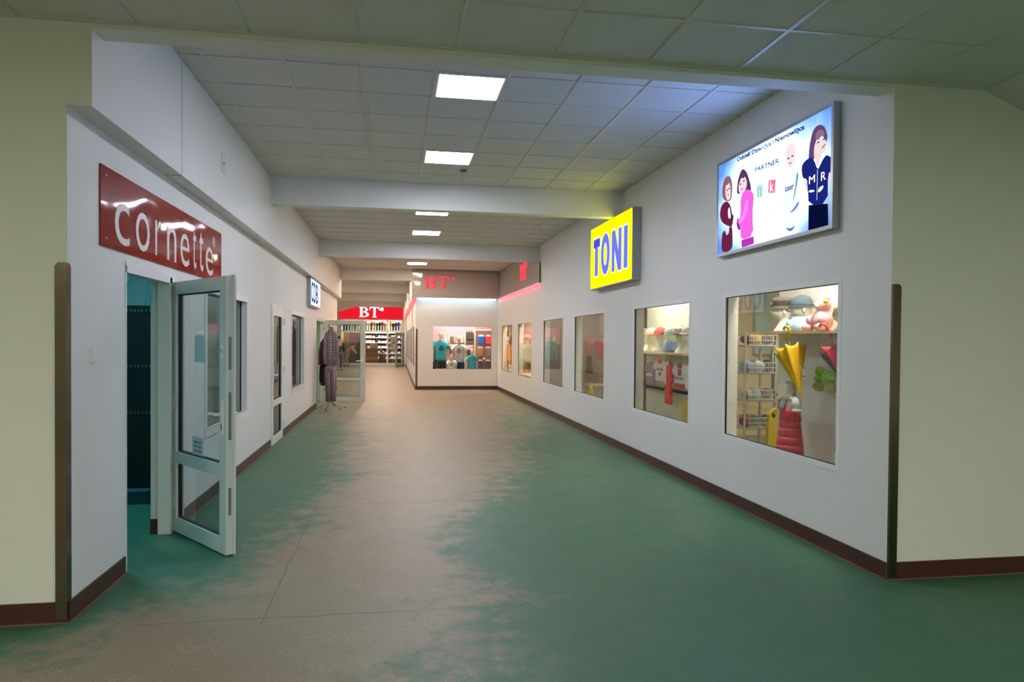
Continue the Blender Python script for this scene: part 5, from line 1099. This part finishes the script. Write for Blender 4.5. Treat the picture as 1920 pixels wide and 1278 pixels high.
for zi, z in enumerate((1.725, 1.385, 1.045, .665, .345)):
    for xi, x in enumerate((-1.82, -1.62, -1.40, -1.02, -.80, -.60, -.16, .06, .28)):
        k += 1; hgt = .10+.05*rnd.random(); c = rnd.choice([(236, 232, 236), (220, 214, 224), (196, 190, 206), (236, 226, 214)])
        tt = thing('folded_stack', (x, 48.1, z), 'pale folded stack on the %s board of the far shelving, %s from the left' % (['top', 'second', 'third', 'fourth', 'lowest'][zi], ['first', 'second', 'third', 'fourth', 'fifth', 'sixth', 'seventh', 'eighth', 'ninth'][xi]), 'folded clothes', 'folded stacks on the far shelving')
        for q in range(3): box('folded_garment', (x-.08, x+.08, 48.03, 48.3, z+hgt*q/3+.002, z+hgt*(q+1)/3), cloth('pale stack %d' % c[0], c), tt)
t = thing('counter', (-1.6, 46.3, 0), 'brown wooden sales counter in the far store', 'counter')
BW = mat('brown counter wood', (126, 84, 62), .5, noise=.1, nscale=3); box('counter_body', (-2.0, -1.06, 46.2, 46.9, .25, .97), BW, t); box('plinth', (-1.98, -1.08, 46.22, 46.88, 0, .25), mat('grey plinth', (104, 92, 88), .6), t); box('counter_top', (-2.02, -1.04, 46.18, 46.92, .97, 1.0), BW, t)
box('front_panel', (-1.97, -1.08, 46.19, 46.2, .28, .45), mat('orange brown band', (176, 104, 66), .5), t)
t = thing('till_box', (-1.35, 46.3, 1.0), 'beige box standing on the brown counter', 'box'); box('box_body', (-1.60, -1.10, 46.3, 46.6, 1.0, 1.30), mat('beige box', (170, 146, 124), .6), t); box('lid', (-1.61, -1.09, 46.29, 46.61, 1.30, 1.32), mat('beige box', (170, 146, 124)), t)
t = thing('post_pillar', (-1.9, 46.3, 1.0), 'orange brown upright box at the left end of the counter', 'box'); box('box_body', (-1.99, -1.72, 46.35, 46.6, 1.0, 1.25), mat('orange brown box', (186, 116, 66), .6), t); t.name = 'upright_box'; box('lid', (-1.995, -1.715, 46.345, 46.605, 1.25, 1.265), mat('orange brown box', (186, 116, 66)), t)
t = thing('sale_basket', (-.8, 46.4, 0), 'brown sale basket heaped with pale clothes in the far store', 'basket'); box('basket_body', (-1.0, -.58, 46.2, 46.7, 0, .60), mat('brown basket', (92, 62, 52), .7), t); box('rim', (-1.02, -.56, 46.18, 46.72, .60, .64), mat('brown basket', (92, 62, 52)), t)
for i, (x, y, z, c) in enumerate(((-.9, 46.35, .72, (226, 218, 224)), (-.7, 46.4, .74, (150, 140, 160)), (-.8, 46.55, .80, (236, 230, 230)), (-.85, 46.3, .86, (90, 80, 100)), (-.95, 46.3, .68, (214, 200, 206)))):
    tt = thing('folded_garment', (x, y, z-.06), ['pale pink', 'grey violet', 'white', 'dark violet', 'blush'][i] + ' garment heaped on the brown sale basket', 'garment', 'clothes on the sale basket'); MB().ball((x, y, z), (.12, .12, .07), 10, 7, .25).build('bundle', cloth('sale %d' % i, c), tt, True)
t = thing('poster', (-.1, 46.6, .9), 'pale framed poster of a red haired figure beside the far store pillar', 'poster'); box('board', (-.29, .09, 46.55, 46.57, .90, 1.78), mat('poster grey green', (172, 170, 150), .6), t); box('stand_post', (-.11, -.09, 46.58, 46.60, 0, 1.7), ALU, t)
F4 = PL('F', 46.55); poly('printed_hair', [(-.15, 1.40), (-.05, 1.42), (.02, 1.36), (-.02, 1.28), (-.14, 1.30)], F4, .001, mat('printed red brown', (120, 40, 34), .6), t); poly('printed_face', [(-.1, 1.34), (-.02, 1.34), (0, 1.24), (-.06, 1.2), (-.11, 1.26)], F4, .002, mat('printed skin', (226, 170, 146), .6), t); poly('printed_arm', [(-.12, 1.16), (.0, 1.24), (.08, 1.20), (.02, 1.16), (-.12, 1.10)], F4, .002, mat('printed skin', (226, 170, 146)), t)
t = thing('wall_unit', (-2.8, 47, 0), 'brown wall unit at the left of the far store', 'wall unit'); box('unit_body', (-3.3, -2.05, 47.2, 47.6, 0, 1.35), mat('dark brown unit', (98, 76, 66), .6), t); box('unit_top', (-3.32, -2.03, 47.18, 47.62, 1.35, 1.39), mat('dark brown unit', (98, 76, 66)), t)
box('side_panel', (-3.3, -3.0, 47.2, 47.6, 1.39, 2.05), mat('orange brown box', (186, 116, 66)), t); 
# two people
def skin_mesh(nodes, edges, m, name, parent, lv=1):
    me = bpy.data.meshes.new(name); me.from_pydata([n[0] for n in nodes], edges, []); o = bpy.data.objects.new(name, me); C.objects.link(o)
    md = o.modifiers.new('s', 'SKIN'); md.use_smooth_shade = True
    for v, n in zip(me.skin_vertices[0].data, nodes): v.radius = (n[1], n[1])
    me.skin_vertices[0].data[0].use_root = True
    sb = o.modifiers.new('u', 'SUBSURF'); sb.levels = lv; sb.render_levels = lv
    dg = bpy.context.evaluated_depsgraph_get(); ev = bpy.data.meshes.new_from_object(o.evaluated_get(dg)); bpy.data.objects.remove(o)
    return link(name, ev, m, parent)
PSK = mat('skin', (214, 168, 140), .6)
def person(x, y, h, label, pose, jacket, trousers, hairm, ang=0):
    t = thing('person', (x, y, 0), label, 'person'); M = Matrix.Translation((x, y, 0)) @ R3(ang) @ Matrix.Scale(h, 4)
    J = pose; g = lambda k: tuple(M @ Vector(J[k]))
    nm = ['pel', 'spi', 'che', 'nec', 'hd0', 'hd1', 'sl', 'el', 'wl', 'hl', 'sr', 'er', 'wr', 'hr', 'pl', 'kl', 'al', 'tl', 'pr', 'kr', 'ar', 'tr']
    rad = dict(pel=.075, spi=.07, che=.078, nec=.03, hd0=.042, hd1=.045, sl=.035, el=.025, wl=.016, hl=.02, sr=.035, er=.025, wr=.016, hr=.02, pl=.052, kl=.034, al=.022, tl=.022, pr=.052, kr=.034, ar=.022, tr=.022)
    E_ = [('pel', 'spi'), ('spi', 'che'), ('che', 'nec'), ('nec', 'hd0'), ('hd0', 'hd1'), ('che', 'sl'), ('sl', 'el'), ('el', 'wl'), ('wl', 'hl'), ('che', 'sr'), ('sr', 'er'), ('er', 'wr'), ('wr', 'hr'), ('pel', 'pl'), ('pl', 'kl'), ('kl', 'al'), ('al', 'tl'), ('pel', 'pr'), ('pr', 'kr'), ('kr', 'ar'), ('ar', 'tr')]
    skin_mesh([(g(k), rad[k]*h) for k in nm], [(nm.index(a), nm.index(b)) for a, b in E_], PSK, 'body', t)
    def grow(keys, ed, extra, m, name): return skin_mesh([(g(k), rad[k]*h*1.0+extra*h) for k in keys], [(keys.index(a), keys.index(b)) for a, b in ed], m, name, t)
    grow(['spi', 'pel', 'che', 'sl', 'el', 'wl', 'sr', 'er', 'wr'], [('pel', 'spi'), ('spi', 'che'), ('che', 'sl'), ('sl', 'el'), ('el', 'wl'), ('che', 'sr'), ('sr', 'er'), ('er', 'wr')], .014, jacket, 'jacket')
    grow(['pel', 'pl', 'kl', 'al', 'pr', 'kr', 'ar'], [('pel', 'pl'), ('pl', 'kl'), ('kl', 'al'), ('pel', 'pr'), ('pr', 'kr'), ('kr', 'ar')], .013, trousers, 'trousers')
    hb_ = MB(); c = Vector(g('hd1')); hb_.ball((c.x, c.y+.012*h, c.z+.012*h), (.05*h, .055*h, .05*h), 10, 8); hb_.build('hair', hairm, t, True)
    for k in ('tl', 'tr'): c = Vector(g(k)); MB().ball((c.x, c.y, .035), (.03*h, .07*h, .035), 8, 6).build('shoe', BLK, t, True)
    return t
stand = dict(pel=(0, 0, .52), spi=(0, 0, .62), che=(0, 0, .75), nec=(0, 0, .84), hd0=(0, -.01, .90), hd1=(0, -.005, .945), sl=(.11, 0, .80), el=(.14, .01, .65), wl=(.13, -.03, .52), hl=(.13, -.04, .47), sr=(-.11, 0, .80), er=(-.14, .01, .65), wr=(-.13, -.03, .52), hr=(-.13, -.04, .47), pl=(.055, 0, .47), kl=(.06, -.01, .28), al=(.06, .01, .06), tl=(.062, -.05, .022), pr=(-.055, 0, .47), kr=(-.06, -.01, .28), ar=(-.06, .01, .06), tr=(-.062, -.05, .022))
bend = dict(pel=(0, 0, .52), spi=(.07, -.03, .60), che=(.18, -.06, .68), nec=(.25, -.08, .72), hd0=(.29, -.10, .74), hd1=(.33, -.11, .755), sl=(.17, -.15, .68), el=(.22, -.20, .56), wl=(.30, -.18, .47), hl=(.33, -.18, .44), sr=(.17, .04, .68), er=(.24, .02, .55), wr=(.32, -.02, .48), hr=(.35, -.03, .45), pl=(.0, -.055, .47), kl=(.01, -.06, .28), al=(0, -.06, .06), tl=(.04, -.08, .022), pr=(0, .055, .47), kr=(-.06, .06, .28), ar=(-.13, .06, .06), tr=(-.09, .05, .022))
person(-2.80, 36.9, 1.74, 'person standing in a dark jacket and grey blue jeans, seen through the open grey door', stand, cloth('dark jacket', (40, 52, 60)), cloth('grey blue jeans', (92, 96, 116)), BRN, .3)
person(-2.75, 42.5, 1.66, 'person in a pale shirt and beige trousers bending forward before the far store', bend, cloth('pale shirt', (190, 172, 150)), cloth('beige trousers', (176, 160, 132)), mat('dark blond hair', (120, 96, 70), .8), 0)

for o in bpy.data.objects:
    if o.parent and o.name.split('.')[0] in ('printed_line', 'clips', 'print_line', 'cap_number', 'dot_rows', 'shirt_lettering', 'rib_tips', 'white_lettering', 'registered_mark', 'waist_bow'): o['kind'] = 'stuff'
